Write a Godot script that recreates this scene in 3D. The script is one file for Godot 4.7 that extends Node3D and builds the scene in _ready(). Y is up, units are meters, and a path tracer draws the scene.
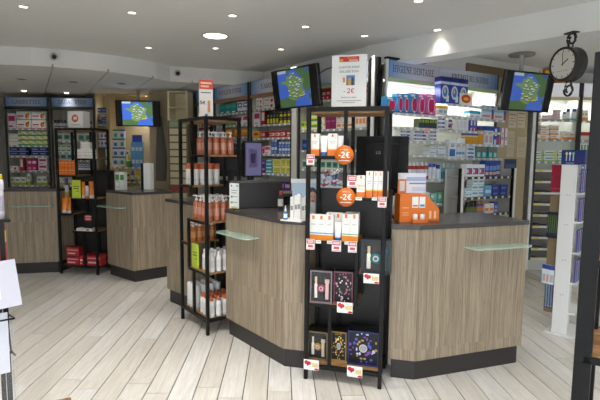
extends Node3D
# ---------------------------------------------------------------- camera model (photograph is 600 x 400)
const FOCAL := 460.0
const EYE := 1.5
const CEIL := 2.68
const LOW := 2.48
var cam_basis := Basis(Vector3.RIGHT, -atan(44.0 / 460.0)) * Basis(Vector3.BACK, deg_to_rad(0.6))
var M := {}
var cache := {}
var rng := RandomNumberGenerator.new()
var wood_front: StandardMaterial3D

func ray(px: float, py: float) -> Vector3:
	return cam_basis * Vector3((px - 300.0) / FOCAL, -(py - 200.0) / FOCAL, -1.0)

func on_level(px: float, py: float, h: float) -> Vector3:
	var d := ray(px, py)
	return Vector3(0, EYE, 0) + d * ((h - EYE) / d.y)

func at_depth(px: float, py: float, depth: float) -> Vector3:
	var d := ray(px, py)
	return Vector3(0, EYE, 0) + d * (depth / -d.z)

# A standing frame: origin on the floor, x along a front, z out of that front towards the room.
class Fr:
	var o: Vector3
	var b: Basis
	var host
	func _init(h, origin: Vector3, deg: float):
		host = h
		o = Vector3(origin.x, 0, origin.z)
		b = Basis(Vector3.UP, -deg_to_rad(deg))
	func at(x: float, y: float, z: float) -> Vector3:
		return o + b * Vector3(x, y, z)
	func xf(x: float, y: float, z: float, turn := 0.0) -> Transform3D:
		return Transform3D(b * Basis(Vector3.UP, turn), at(x, y, z))
	func hit(px: float, py: float, z := 0.0) -> Vector3:
		var d: Vector3 = host.ray(px, py)
		var n := b.z
		var p0 := at(0, 0, z)
		var e := Vector3(0, host.EYE, 0)
		var t: float = n.dot(p0 - e) / n.dot(d)
		return b.inverse() * (e + d * t - o)
	func sx(px: float, py: float, z := 0.0) -> float:
		return hit(px, py, z).x
	func sh(px: float, py: float, z := 0.0) -> float:
		return hit(px, py, z).y

# ---------------------------------------------------------------- mesh helpers
func L(h: String) -> Color:
	return Color(h).srgb_to_linear()

func mb() -> SurfaceTool:
	var st := SurfaceTool.new()
	st.begin(Mesh.PRIMITIVE_TRIANGLES)
	st.set_smooth_group(-1)
	return st

func vert(st: SurfaceTool, p: Vector3, uv: Vector2, c: Color) -> void:
	st.set_color(c)
	st.set_uv(uv)
	st.add_vertex(p)

# du x dv points outwards
func face(st: SurfaceTool, o: Vector3, du: Vector3, dv: Vector3, c := Color.WHITE, uo := Vector2.ZERO) -> void:
	var u := du.length()
	var v := dv.length()
	vert(st, o, uo, c)
	vert(st, o + dv, uo + Vector2(0, v), c)
	vert(st, o + du + dv, uo + Vector2(u, v), c)
	vert(st, o, uo, c)
	vert(st, o + du + dv, uo + Vector2(u, v), c)
	vert(st, o + du, uo + Vector2(u, 0), c)

func bx(st: SurfaceTool, lo: Vector3, hi: Vector3, c := Color.WHITE, uo := Vector2.ZERO) -> void:
	var s := hi - lo
	var X := Vector3(s.x, 0, 0)
	var Y := Vector3(0, s.y, 0)
	var Z := Vector3(0, 0, s.z)
	face(st, Vector3(lo.x, lo.y, hi.z), X, Y, c, uo)
	face(st, Vector3(hi.x, lo.y, lo.z), -X, Y, c, uo)
	face(st, Vector3(hi.x, lo.y, hi.z), -Z, Y, c, uo)
	face(st, lo, Z, Y, c, uo)
	face(st, Vector3(lo.x, hi.y, hi.z), X, -Z, c, uo)
	face(st, lo, X, Z, c, uo)

func cbx(st: SurfaceTool, c: Vector3, s: Vector3, col := Color.WHITE) -> void:
	bx(st, c - s / 2, c + s / 2, col)

# box with chamfered upright and level edges, for things that catch light
func chamfer(st: SurfaceTool, lo: Vector3, hi: Vector3, r: float, c := Color.WHITE) -> void:
	var m := (lo + hi) / 2
	var h := (hi - lo) / 2
	var dirs := [Vector3.RIGHT, Vector3.UP, Vector3.BACK]
	for a in 3:
		for s in [-1.0, 1.0]:
			var n: Vector3 = dirs[a] * s
			var u: Vector3 = dirs[(a + 1) % 3]
			var v: Vector3 = dirs[(a + 2) % 3] * s
			var hu: float = h[(a + 1) % 3] - r
			var hv: float = h[(a + 2) % 3] - r
			face(st, m + n * h[a] - u * hu - v * hv, u * hu * 2, v * hv * 2, c)
	for a in 3:
		var u: Vector3 = dirs[a]
		var p: Vector3 = dirs[(a + 1) % 3]
		var q: Vector3 = dirs[(a + 2) % 3]
		var hp: float = h[(a + 1) % 3]
		var hq: float = h[(a + 2) % 3]
		for s in [-1.0, 1.0]:
			for t in [-1.0, 1.0]:
				var A: Vector3 = m + p * s * hp + q * t * (hq - r) - u * (h[a] - r)
				var B: Vector3 = m + p * s * (hp - r) + q * t * hq - u * (h[a] - r)
				var du: Vector3 = u * (h[a] - r) * 2
				if (B - A).cross(du).dot(p * s + q * t) > 0:
					face(st, A, B - A, du, c)
				else:
					face(st, B, A - B, du, c)

# polygon in x,z pulled up from y0 to y1
func prism(st: SurfaceTool, poly: PackedVector2Array, y0: float, y1: float, c := Color.WHITE, top := true, under := true) -> void:
	var area := 0.0
	for i in poly.size():
		area += poly[i].cross(poly[(i + 1) % poly.size()])
	if area < 0:
		poly.reverse()
	var run := 0.0
	for i in poly.size():
		var a := poly[i]
		var b := poly[(i + 1) % poly.size()]
		face(st, Vector3(b.x, y0, b.y), Vector3(a.x - b.x, 0, a.y - b.y), Vector3(0, y1 - y0, 0), c, Vector2(run, y0))
		run += a.distance_to(b)
	var t := Geometry2D.triangulate_polygon(poly)
	for k in range(0, t.size(), 3):
		var q := [poly[t[k]], poly[t[k + 1]], poly[t[k + 2]]]
		if (q[1] - q[0]).cross(q[2] - q[0]) < 0:
			q.reverse()
		if top:
			for j in 3:
				vert(st, Vector3(q[j].x, y1, q[j].y), q[j], c)
		if under:
			for j in [2, 1, 0]:
				vert(st, Vector3(q[j].x, y0, q[j].y), q[j], c)

# rings of [radius, y, colour]; ax/az squash
func lathe(st: SurfaceTool, prof: Array, seg := 14, ax := 1.0, az := 1.0, off := Vector3.ZERO) -> void:
	st.set_smooth_group(1)
	for i in prof.size() - 1:
		var a = prof[i]
		var b = prof[i + 1]
		for k in seg:
			var t0 := TAU * k / seg
			var t1 := TAU * (k + 1) / seg
			var p0 := off + Vector3(cos(t0) * a[0] * ax, a[1], sin(t0) * a[0] * az)
			var p1 := off + Vector3(cos(t1) * a[0] * ax, a[1], sin(t1) * a[0] * az)
			var q0 := off + Vector3(cos(t0) * b[0] * ax, b[1], sin(t0) * b[0] * az)
			var q1 := off + Vector3(cos(t1) * b[0] * ax, b[1], sin(t1) * b[0] * az)
			var c: Color = b[2]
			if a[0] > 0.00001:
				vert(st, p0, Vector2(t0, a[1]), c); vert(st, p1, Vector2(t1, a[1]), c); vert(st, q0, Vector2(t0, b[1]), c)
			if b[0] > 0.00001:
				vert(st, p1, Vector2(t1, a[1]), c); vert(st, q1, Vector2(t1, b[1]), c); vert(st, q0, Vector2(t0, b[1]), c)
	st.set_smooth_group(-1)

func tube(st: SurfaceTool, pts: Array, r: float, seg := 8, c := Color.WHITE) -> void:
	st.set_smooth_group(1)
	var rings := []
	for i in pts.size():
		var d: Vector3 = (pts[mini(i + 1, pts.size() - 1)] - pts[maxi(i - 1, 0)]).normalized()
		var side := d.cross(Vector3.UP if absf(d.y) < 0.95 else Vector3.RIGHT).normalized()
		var up := side.cross(d)
		var ring := []
		for k in seg:
			ring.append(pts[i] + (side * cos(TAU * k / seg) + up * sin(TAU * k / seg)) * r)
		rings.append(ring)
	for i in rings.size() - 1:
		for k in seg:
			var a = rings[i][k]; var b = rings[i][(k + 1) % seg]
			var e = rings[i + 1][k]; var f = rings[i + 1][(k + 1) % seg]
			for p in [a, b, e, b, f, e]:
				vert(st, p, Vector2.ZERO, c)
	st.set_smooth_group(-1)
	for e in [0, rings.size() - 1]:
		for k in range(1, seg - 1):
			var t := [rings[e][0], rings[e][k], rings[e][k + 1]]
			if e == 0:
				t.reverse()
			for p in t:
				vert(st, p, Vector2.ZERO, c)

func oval(st: SurfaceTool, c: Vector3, rx: float, ry: float, col: Color, seg := 18) -> void:
	for k in seg:
		var a := TAU * k / seg
		var b := TAU * (k + 1) / seg
		vert(st, c, Vector2.ZERO, col)
		vert(st, c + Vector3(cos(b) * rx, sin(b) * ry, 0), Vector2.ZERO, col)
		vert(st, c + Vector3(cos(a) * rx, sin(a) * ry, 0), Vector2.ZERO, col)

func done(st: SurfaceTool) -> ArrayMesh:
	st.generate_normals()
	return st.commit()

# ---------------------------------------------------------------- node helpers
func mi(called: String, mesh: Mesh, m: Material, parent: Node, xf := Transform3D()) -> MeshInstance3D:
	var o := MeshInstance3D.new()
	o.name = called
	o.mesh = mesh
	o.material_override = m
	o.transform = xf
	parent.add_child(o, true)
	return o

func part(called: String, st: SurfaceTool, m: Material, parent: Node, xf := Transform3D()) -> MeshInstance3D:
	return mi(called, done(st), m, parent, xf)

func tag(o: Node, label: String, category: String, group := "") -> Node:
	o.set_meta("label", label)
	o.set_meta("category", category)
	if group != "":
		o.set_meta("group", group)
	var n := label.split(" ").size()
	if n < 4 or n > 16:
		print("LABEL LENGTH ", n, ": ", label)
	return o

func thing(called: String, label: String, category: String, xf := Transform3D(), group := "") -> Node3D:
	var o := Node3D.new()
	o.name = called
	o.transform = xf
	add_child(o, true)
	tag(o, label, category, group)
	return o

func structure(o: Node) -> Node:
	o.set_meta("kind", "structure")
	return o

func mat(hex: String, rough := 0.6, metal := 0.0) -> StandardMaterial3D:
	var m := StandardMaterial3D.new()
	m.albedo_color = Color(hex)
	m.roughness = rough
	m.metallic = metal
	return m

func glow(hex: String, e: float) -> StandardMaterial3D:
	var m := mat("ffffff", 0.5)
	m.emission_enabled = true
	m.emission = Color(hex)
	m.emission_energy_multiplier = e
	return m

func lettering(s: String, cap: float, m: Material, parent: Node, xf: Transform3D, serif := true, bold := true, widest := 0.0) -> MeshInstance3D:
	var t := TextMesh.new()
	var f := SystemFont.new()
	f.font_names = PackedStringArray(["Droid Serif" if serif else "Droid Sans"])
	f.font_weight = 700 if bold else 400
	t.font = f
	t.text = s
	t.font_size = 32
	t.pixel_size = cap / (32.0 * 0.72)
	t.depth = 0.0008
	t.curve_step = 4.0
	if widest > 0.0:
		var w := t.get_aabb().size.x
		if w > widest:
			xf.basis = xf.basis * Basis.from_scale(Vector3(widest / w, 1, 1))
	return mi("lettering", t, m, parent, xf)

# ---------------------------------------------------------------- goods
func painted(st: SurfaceTool, o: Vector3, du: Vector3, dv: Vector3, base: Color, rects: Array) -> void:
	var xs := [0.0, 1.0]
	var ys := [0.0, 1.0]
	for r in rects:
		for k in [0, 2]:
			if not r[k] in xs: xs.append(float(r[k]))
			if not r[k + 1] in ys: ys.append(float(r[k + 1]))
	xs.sort()
	ys.sort()
	for i in xs.size() - 1:
		for j in ys.size() - 1:
			if xs[i + 1] - xs[i] < 0.001 or ys[j + 1] - ys[j] < 0.001: continue
			var cx: float = (xs[i] + xs[i + 1]) / 2
			var cy: float = (ys[j] + ys[j + 1]) / 2
			var col := base
			for r in rects:
				if cx > r[0] and cx < r[2] and cy > r[1] and cy < r[3]:
					col = r[4]
			face(st, o + du * xs[i] + dv * ys[j], du * (xs[i + 1] - xs[i]), dv * (ys[j + 1] - ys[j]), col)

# carton: base middle at the origin of its front edge, front towards +z; style = [base, rects, ovals]
func carton_mesh(w: float, h: float, d: float, sty: String) -> ArrayMesh:
	w = snappedf(w, 0.002); h = snappedf(h, 0.002)
	var key := "%s %.3f %.3f %.3f" % [sty, w, h, d]
	if cache.has(key):
		return cache[key]
	var s: Array = STY[sty]
	var base := L(s[0])
	var rects := []
	var wrap := []
	for r in s[1]:
		var q := [r[0], r[1], r[2], r[3], L(r[4])]
		rects.append(q)
		if r[0] <= 0 and r[2] >= 1: wrap.append(q)
	var st := mb()
	painted(st, Vector3(-w / 2, 0, 0), Vector3(w, 0, 0), Vector3(0, h, 0), base, rects)
	painted(st, Vector3(w / 2, 0, 0), Vector3(0, 0, -d), Vector3(0, h, 0), base, wrap)
	painted(st, Vector3(-w / 2, 0, -d), Vector3(0, 0, d), Vector3(0, h, 0), base, wrap)
	face(st, Vector3(w / 2, 0, -d), Vector3(-w, 0, 0), Vector3(0, h, 0), base)
	face(st, Vector3(-w / 2, h, 0), Vector3(w, 0, 0), Vector3(0, 0, -d), base)
	face(st, Vector3(-w / 2, 0, -d), Vector3(w, 0, 0), Vector3(0, 0, d), base)
	if s.size() > 2:
		var k := 0
		for e in s[2]:
			k += 1
			oval(st, Vector3((e[0] - 0.5) * w, e[1] * h, 0.0003 * k), e[2] * w, e[3] * h, L(e[4]))
	cache[key] = done(st)
	return cache[key]

const ORD := ["1st", "2nd", "3rd", "4th", "5th", "6th", "7th", "8th", "9th"]

# which one of a block: counted from the left and upwards
func which(desc: String, place: String, i: int, n: int, j: int, m: int) -> String:
	var s := desc
	if n > 1: s += ", " + ORD[i] + " from left"
	if m > 1: s += ", " + ("top" if j == m - 1 else "bottom" if j == 0 else ORD[j] + " up")
	s += (", " if n * m > 1 else " ") + place
	if s.split(" ").size() > 16: s = s.replace(" from left", " left")
	return s

# a block of cartons, n across and m up, between two pixel columns, standing on height hy
func cart(fr: Fr, z: float, hy: float, x0: float, x1: float, yt: float, n: int, m: int, dep: float, sty: String, called: String, desc: String, place: String, cat := "carton", fill := 0.95) -> void:
	var ym := yt + 6.0
	var a := fr.sx(x0, ym, z)
	var b := fr.sx(x1, ym, z)
	var h: float = (fr.sh((x0 + x1) / 2, yt, z) - hy) / m
	if h < 0.008:
		print("LOW carton ", desc, " ", place, " ", h)
		h = 0.03
	var w := (b - a) / n
	var mesh := carton_mesh(w * fill, h - 0.001, dep, sty)
	for j in m:
		for i in n:
			var o := mi(called, mesh, M.print, self, fr.xf(a + (i + 0.5) * w, hy + j * h, z - rng.randf() * 0.006, rng.randf_range(-0.03, 0.03)))
			tag(o, which(desc, place, i, n, j, m), cat, (called.replace("_", " ") + "s " + place) if n * m > 1 else "")

# kinds of bottle: [body profile in fractions of r and h], cap; colours hex
func bottle_parts(kind: String, r: float, h: float, body: String, band: String, cap: String) -> Array:
	r = snappedf(r, 0.002); h = snappedf(h, 0.004)
	var key := "b %s %.3f %.3f %s %s %s" % [kind, r, h, body, band, cap]
	if cache.has(key):
		return cache[key]
	var B := L(body); var D := L(band); var C := L(cap)
	var s1 := mb(); var s2 := mb()
	match kind:
		"pump":
			lathe(s1, [[0, 0, B], [r * .94, 0, B], [r, h * .03, B], [r, h * .2, B], [r, h * .5, D], [r, h * .66, B], [r * .86, h * .71, B], [r * .4, h * .74, B]], 16)
			lathe(s2, [[r * .46, h * .735, C], [r * .46, h * .81, C], [r * .18, h * .82, C], [r * .18, h * .9, C], [r * .42, h * .905, C], [r * .42, h * .965, C], [0, h * .97, C]], 12)
			bx(s2, Vector3(-r * .14, h * .92, 0), Vector3(r * .14, h * .965, r * 1.15), C)
		"cap":
			lathe(s1, [[0, 0, B], [r * .95, 0, B], [r, h * .03, B], [r, h * .2, B], [r, h * .58, D], [r, h * .7, B], [r * .9, h * .75, B], [r * .55, h * .79, B]], 14)
			lathe(s2, [[r * .6, h * .78, C], [r * .62, h * .99, C], [r * .55, h, C], [0, h, C]], 12)
		"stick":
			lathe(s1, [[0, 0, B], [r, 0, B], [r, h * .18, B], [r, h * .2, D], [r, h * .3, D], [r, h * .74, B]], 14)
			lathe(s2, [[r * 1.01, h * .74, C], [r * 1.01, h * .95, C], [r * .85, h, C], [0, h, C]], 14)
		"dropper":
			lathe(s1, [[0, 0, B], [r, 0, B], [r, h * .12, B], [r, h * .42, D], [r, h * .5, B], [r * .45, h * .6, B]], 14)
			lathe(s2, [[r * .5, h * .58, C], [r * .5, h * .74, C], [r * .26, h * .76, C], [r * .26, h * .96, C], [0, h, C]], 10)
		"tub":
			lathe(s1, [[0, 0, B], [r, 0, B], [r, h * .2, B], [r, h * .6, D], [r, h * .75, B]], 16)
			lathe(s2, [[r * 1.03, h * .74, C], [r * 1.03, h * .98, C], [r * .95, h, C], [0, h, C]], 16)
		"tubecap":   # a squeeze tube standing on its cap: round at the cap, flat at the top seam
			var rings := [[1.0, 1.0, .18, B], [1.0, .95, .35, D], [1.06, .7, .6, D], [1.12, .35, .85, B], [1.16, .06, 1.0, B]]
			s1.set_smooth_group(1)
			for i in rings.size() - 1:
				for k in 14:
					var q := []
					for e in [[i, k], [i, k + 1], [i + 1, k], [i + 1, k + 1]]:
						var g = rings[e[0]]
						var t: float = TAU * e[1] / 14
						q.append(Vector3(cos(t) * r * g[0], h * g[2], sin(t) * r * g[1]))
					for p in [0, 1, 2, 1, 3, 2]:
						vert(s1, q[p], Vector2.ZERO, rings[i + 1][3])
			s1.set_smooth_group(-1)
			lathe(s2, [[0, 0, C], [r * .86, 0, C], [r * .92, h * .18, C], [0, h * .185, C]], 14)
	cache[key] = [done(s1), done(s2)]
	return cache[key]

func bottle_at(xf: Transform3D, kind: String, r: float, h: float, cols: Array, called: String, label: String, cat: String, group := "") -> Node3D:
	var p := bottle_parts(kind, r, h, cols[0], cols[1], cols[2])
	var o := thing(called, label, cat, xf, group)
	mi("body", p[0], M.print if cols.size() < 4 else M[cols[3]], o)
	mi("pump" if kind == "pump" else "cap", p[1], M.print, o)
	return o

func bots(fr: Fr, z: float, hy: float, x0: float, x1: float, yt: float, n: int, kind: String, cols: Array, called: String, desc: String, place: String, cat := "bottle", fill := 0.92) -> void:
	var a := fr.sx(x0, yt + 6, z)
	var b := fr.sx(x1, yt + 6, z)
	var w := (b - a) / n
	var h := fr.sh((x0 + x1) / 2, yt, z) - hy
	for i in n:
		bottle_at(fr.xf(a + (i + 0.5) * w, hy, z - w / 2, rng.randf_range(-0.4, 0.4)), kind, w * fill / 2, h, cols, called, which(desc, place, i, n, 0, 1), cat, (called.replace("_", " ") + "s " + place) if n > 1 else "")

func tray(fr: Fr, spots: Array, hy: float, kind: String, r: float, h: float, cols: Array, called: String, desc: String, place: String) -> void:
	for s in spots:
		var lab: String = desc + ", " + ["front", "second", "third", "rear"][s[3]] + " row, " + ORD[s[2]] + " from left, " + place
		bottle_at(fr.xf(s[0], hy, s[1], rng.randf_range(-0.5, 0.5)), kind, r, h, cols, called, lab, "bottle", called.replace("_", " ") + "s on the " + place)

# prints on cartons: [ground, bands as x0 y0 x1 y1 colour, ovals as x y rx ry colour]
const STY := {
	"sun": ["f3f0ea", [[0, 0, 1, .26, "ea7a1c"], [0, .26, 1, .31, "f2c65a"], [.4, .84, .6, .97, "ea7a1c"], [.15, .6, .85, .64, "c9c6c0"], [.25, .52, .75, .55, "c9c6c0"]]],
	"sunblue": ["f3f0ea", [[0, 0, 1, .2, "ea8a1c"], [0, .24, 1, .29, "5a9fd0"], [.35, .82, .65, .97, "ea7a1c"], [.2, .6, .8, .64, "c9c6c0"]]],
	"sungreen": ["f3f0ea", [[0, 0, 1, .2, "ea8a1c"], [0, .24, 1, .28, "5fae6a"], [.35, .84, .65, .98, "ea7a1c"], [.2, .6, .8, .64, "c9c6c0"]]],
	"sunwide": ["f3f0ea", [[0, 0, 1, .24, "ea7a1c"], [0, .5, 1, .56, "f2c65a"], [.42, .86, .62, .98, "ea7a1c"], [.2, .36, .8, .4, "c9c6c0"]]],
	"redcard": ["f4f0ee", [[.06, .55, .94, .95, "c8232c"], [.15, .66, .85, .74, "f4f0ee"], [.15, .8, .85, .87, "f4f0ee"], [.06, .06, .94, .1, "c8232c"], [.2, .2, .8, .45, "d8545a"]]],
	"ribbon": ["f2efe8", [[.55, .3, .95, .72, "d9c68a"]], [[.18, .72, .14, .2, "c8232c"], [.36, .66, .12, .18, "c8232c"], [.27, .5, .06, .12, "a01820"], [.85, .12, .15, .1, "c8232c"]]],
	"plainlabel": ["eceae4", [[.15, .4, .85, .6, "8c8c8c"]]],
	"orangebox": ["e0701c", [[.1, .25, .9, .32, "f0a060"], [.1, .6, .9, .7, "f0b880"], [0, .47, 1, .5, "c85c10"]]],
	"orangetube": ["e07a22", [[.1, .3, .9, .7, "e89048"], [.2, .72, .8, .76, "f6e0c8"]]],
	"lime": ["c3d648", [[.15, .62, .85, .66, "55681c"], [.2, .5, .8, .56, "55681c"], [.5, .36, .8, .4, "55681c"]]],
	"whitecube": ["efeeea", [[.2, .2, .8, .24, "b8b8b4"]], [[.48, .58, .22, .23, "d8622a"], [.44, .58, .06, .1, "f6f0ea"], [.56, .6, .05, .1, "f6f0ea"]]],
	"whitestack": ["ebe7df", [[0, .3, 1, .36, "d8b9a0"], [.15, .6, .7, .66, "b9b4aa"]]],
	"gambette": ["e9e6e2", [[0, 0, 1, .1, "b8283c"], [.06, .4, .5, .55, "b43040"], [.08, .2, .45, .26, "a8a8a8"]], [[.75, .48, .14, .3, "c8502c"], [.8, .4, .08, .18, "e0a030"], [.86, .72, .06, .14, "5a8c3c"]]],
	"greenyellow": ["e8ecd8", [[0, 0, 1, .35, "58a04a"], [.3, .4, .9, .7, "e0d048"], [.05, .75, .5, .9, "4c8c58"]]],
	"navybox": ["243a74", [[.15, .4, .85, .65, "8ea2d0"], [0, 0, 1, .1, "dfe4f0"]]],
	"magenta": ["c0306e", [[.1, .6, .9, .8, "f0d0e0"], [.2, .15, .8, .3, "e898bc"], [0, 0, 1, .06, "f0e4ea"]]],
	"magentawhite": ["efe6ea", [[.1, .5, .9, .85, "c2336c"], [.1, .1, .6, .2, "c2336c"]]],
	"redbox": ["b3222c", [[.1, .45, .9, .65, "eadada"], [.1, .15, .5, .25, "eadada"]]],
	"redtall": ["b3222c", [[.2, .3, .8, .9, "e8e0dc"]]],
	"limefoot": ["eeeee6", [[0, 0, 1, .3, "b4c83c"], [.2, .5, .8, .75, "9aa08c"]]],
	"tealpack": ["1d8f86", [[.1, .55, .9, .85, "2fb0a4"], [.25, .1, .75, .22, "e8f2f0"]]],
	"bluewhite": ["e9ecf2", [[.1, .45, .9, .9, "2c4a9c"], [.25, .58, .75, .78, "e9ecf2"], [0, 0, 1, .12, "3a58a8"]]],
	"pinkwhite": ["f0eae8", [[.1, .5, .9, .9, "b83a74"], [.15, .1, .7, .2, "b0a8a8"]]],
	"amberbox": ["e29024", [[.08, .55, .92, .85, "f2c048"], [0, 0, 1, .2, "c8641c"]]],
	"whitered": ["edeae6", [[0, .0, 1, .12, "d4d0cc"], [.08, .5, .5, .75, "b8a8a4"]], [[.72, .5, .12, .3, "c0283a"]]],
	"blackyellow": ["1e1e1c", [[.15, .1, .85, .5, "e0cc28"], [.3, .65, .7, .85, "8c8c80"]]],
	"yellowbox": ["e8c22c", [[.1, .4, .9, .75, "c8352a"]]],
	"reddark": ["b02a26", [[.08, .3, .92, .7, "e6dcd6"], [.12, .4, .6, .6, "b02a26"]]],
	"bluedots": ["4a6eb4", [[.1, .55, .9, .9, "e0e6f2"], [.1, .1, .5, .4, "8fb0dc"]]],
	"cyan": ["2aa0bc", [[.1, .4, .9, .7, "d8eef2"]]],
	"purple": ["5a2a78", [[.1, .4, .9, .75, "b89cd0"]]],
	"paleyellow": ["e6e29a", [[.1, .3, .9, .8, "c4c030"], [.1, .1, .9, .2, "8c8c5c"]]],
	"yellowgreen": ["e4e04c", [[.1, .5, .9, .85, "4c9c50"], [.1, .1, .9, .3, "f0f0e0"]]],
	"magplain": ["8c2458", [[.1, .45, .9, .55, "b86090"]]],
	"whiteorange": ["f0ece6", [[0, 0, 1, .3, "e8e0d8"], [.1, .25, .9, .55, "e09048"], [.1, .7, .6, .8, "d8b090"]]],
	"brushblue": ["3f93cf", [[0, 0, 1, .12, "2a6cae"], [.08, .84, .6, .93, "e8f2fa"]], [[.56, .45, .36, .37, "f2eef2"], [.46, .45, .2, .32, "d01c5c"], [.68, .45, .2, .32, "d01c5c"]]],
	"brushpink": ["d468b4", [[0, 0, 1, .1, "b04c98"], [.08, .86, .6, .94, "f6e4f0"]], [[.54, .45, .38, .39, "f6e8f2"], [.44, .45, .2, .33, "d8186c"], [.66, .45, .2, .33, "d8186c"]]],
	"greenpack": ["eef2ea", [[0, .0, .5, .6, "6cbc4c"], [.5, 0, 1, .5, "f0f4ec"], [.5, .8, 1, 1, "e8c820"]]],
	"yellowtop": ["f2f2ee", [[0, .72, 1, 1, "eec61c"], [.1, .2, .9, .5, "9cc0dc"]]],
	"darkgreen": ["34482c", [[.1, .6, .9, .9, "8ca838"], [.2, .1, .8, .3, "2c3a80"]]],
	"paste": ["eef0f4", [[.0, .45, .85, .92, "3c3ca0"], [.1, .6, .6, .76, "e6e8f4"], [.85, 0, 1, 1, "d8dce8"]]],
	"pasteorange": ["f0f0f0", [[0, .5, .55, 1, "4858b0"], [0, 0, .7, .3, "e07828"]]],
	"pale": ["eef1f3", [[.1, .45, .9, .7, "9cb4cc"], [0, .0, 1, .12, "c8d4e0"]]],
	"mint": ["8ed0b8", [[.06, .55, .5, .85, "e8f4ee"], [.06, .15, .8, .3, "5cae94"]]],
	"mintwhite": ["eef2f0", [[.1, .4, .9, .6, "9cd0c0"]]],
	"mintred": ["c8303c", [[.1, .3, .9, .6, "eef0f0"]]],
	"nappy": ["2c4cb0", [[0, .86, 1, 1, "1c2c78"], [0, .72, 1, .82, "dfe8f6"], [.62, .06, .95, .3, "eef2fa"]], [[.5, .42, .38, .26, "dfeaf6"], [.5, .42, .25, .18, "3f86d0"], [.45, .47, .1, .1, "e8c8b0"]]],
	"discountcard": ["f4f2ee", [], [[.5, .54, .36, .38, "dc4a24"], [.5, .52, .2, .14, "f2cc3c"]]],
	"bandage": ["dce8f2", [[0, .55, .82, 1, "9cc8e4"], [.82, .3, 1, 1, "3458b8"], [.82, 0, 1, .4, "cc3a30"], [.1, .2, .7, .3, "d87070"]]],
	"bandagewhite": ["f2f4f6", [[0, .62, 1, 1, "2c9cc0"], [.1, .2, .8, .35, "9cb4d0"]]],
	"amberpack": ["dca034", [[0, .78, 1, 1, "2850a8"], [0, .64, 1, .72, "e8d8a8"]]],
	"bluepack": ["e6edf4", [[0, .76, 1, 1, "2850a8"], [.1, .1, .9, .5, "b0cce4"], [.3, .15, .7, .45, "e0a890"]]],
	"bluemix": ["3858b8", [[.1, .5, .5, .9, "e8edf6"], [.5, .1, .9, .4, "d04848"], [0, 0, .4, .3, "c8d8f0"]]],
	"redwhite": ["ede8ea", [[0, 0, .3, 1, "a83c50"], [.4, .3, .9, .5, "8cb4c8"]]],
	"tealbright": ["1c9c98", [[.1, .6, .9, .75, "d83c48"], [.2, .1, .8, .45, "a8dcd8"]]],
	"whiteblue": ["eef2f6", [[.15, .08, .85, .5, "3c7cc8"], [.3, .6, .7, .7, "8cacd0"]]],
	"detergent": ["f0f0f4", [[.06, .2, .94, .7, "2c4ca4"], [.4, .25, .75, .6, "d83c40"], [.1, .3, .35, .6, "e8ecf8"]]],
	"bluefull": ["2a48a4", [[.1, .4, .9, .7, "7c9cdc"], [.1, .1, .9, .3, "e4c0a8"]]],
	"bluedark": ["24388c", [[.1, .3, .7, .6, "5c7ccc"]]],
	"tissue": ["e4eef4", [[.1, .45, .9, .75, "6cb0d0"], [0, 0, 1, .12, "b4d0e0"]]],
	"skyblue": ["6cace0", [[.1, .3, .9, .6, "d8e8f6"]]],
	"pinkflat": ["efe4e6", [[0, 0, 1, .2, "d89ca8"], [.06, .5, .5, .8, "d4a8b4"]]],
	"whitecyan": ["eef0f2", [[.1, .72, .9, .95, "3c5c9c"], [0, 0, 1, .14, "58c0c0"]]],
	"orangecard": ["f2eee8", [[0, 0, 1, .3, "e8943c"], [.1, .5, .8, .7, "e0b080"]]],
	"orangepale": ["f0ece2", [[0, 0, 1, .22, "eec078"], [.1, .45, .6, .65, "d89c60"]]],
	"greenmed": ["eef2ec", [[0, 0, 1, .3, "a8d08c"], [.1, .5, .7, .7, "58a0a8"], [.75, .4, .95, .9, "d8d84c"]]],
	"redrow": ["e8dcd8", [[0, .55, 1, 1, "c43c30"]]],
	"greenrow": ["eceee8", [[.2, .0, .8, .8, "58a878"]]],
	"roundgreen": ["c8ccc0", [[.1, .2, .9, .8, "3c8c50"], [.3, .4, .7, .65, "2c4ca0"]]],
	"greenjar": ["d8dcd0", [[.1, .35, .9, .7, "5c9c60"], [0, .85, 1, 1, "b8c0b0"]]],
	"blister": ["e8ebf0", [[0, .82, 1, 1, "3858b0"], [.15, .1, .85, .6, "c0d4ec"]], [[.5, .36, .3, .2, "4878cc"]]],
	"blistergreen": ["e6ece8", [[0, .8, 1, 1, "2c9c70"], [.15, .1, .85, .65, "a8d4e4"]], [[.5, .36, .28, .2, "58b060"]]],
	"blisterred": ["ecebee", [[0, .8, 1, 1, "cc4058"], [.15, .1, .85, .62, "c8d0e8"]], [[.5, .36, .28, .2, "3870b4"]]],
	"jars": ["dfe2d8", [[0, .1, .5, 1, "c8cfc0"], [.06, .55, .44, .85, "4c8c50"], [.56, .55, .94, .85, "4c8c50"], [.1, .2, .4, .4, "e8e8e0"], [.6, .2, .9, .4, "e8e8e0"]]],
	"leaflet": ["eef0ee", [[.15, .86, .3, .93, "3c9c50"], [.75, .86, .9, .93, "3c9c50"], [.2, .7, .85, .73, "9ca0a0"], [.2, .6, .8, .63, "9ca0a0"], [.15, .42, .35, .5, "3c9c50"], [.4, .45, .85, .48, "9ca0a0"], [.15, .2, .35, .27, "3c9c50"], [.4, .22, .85, .25, "9ca0a0"], [.2, 0, .8, .07, "e0d040"]]],
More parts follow.
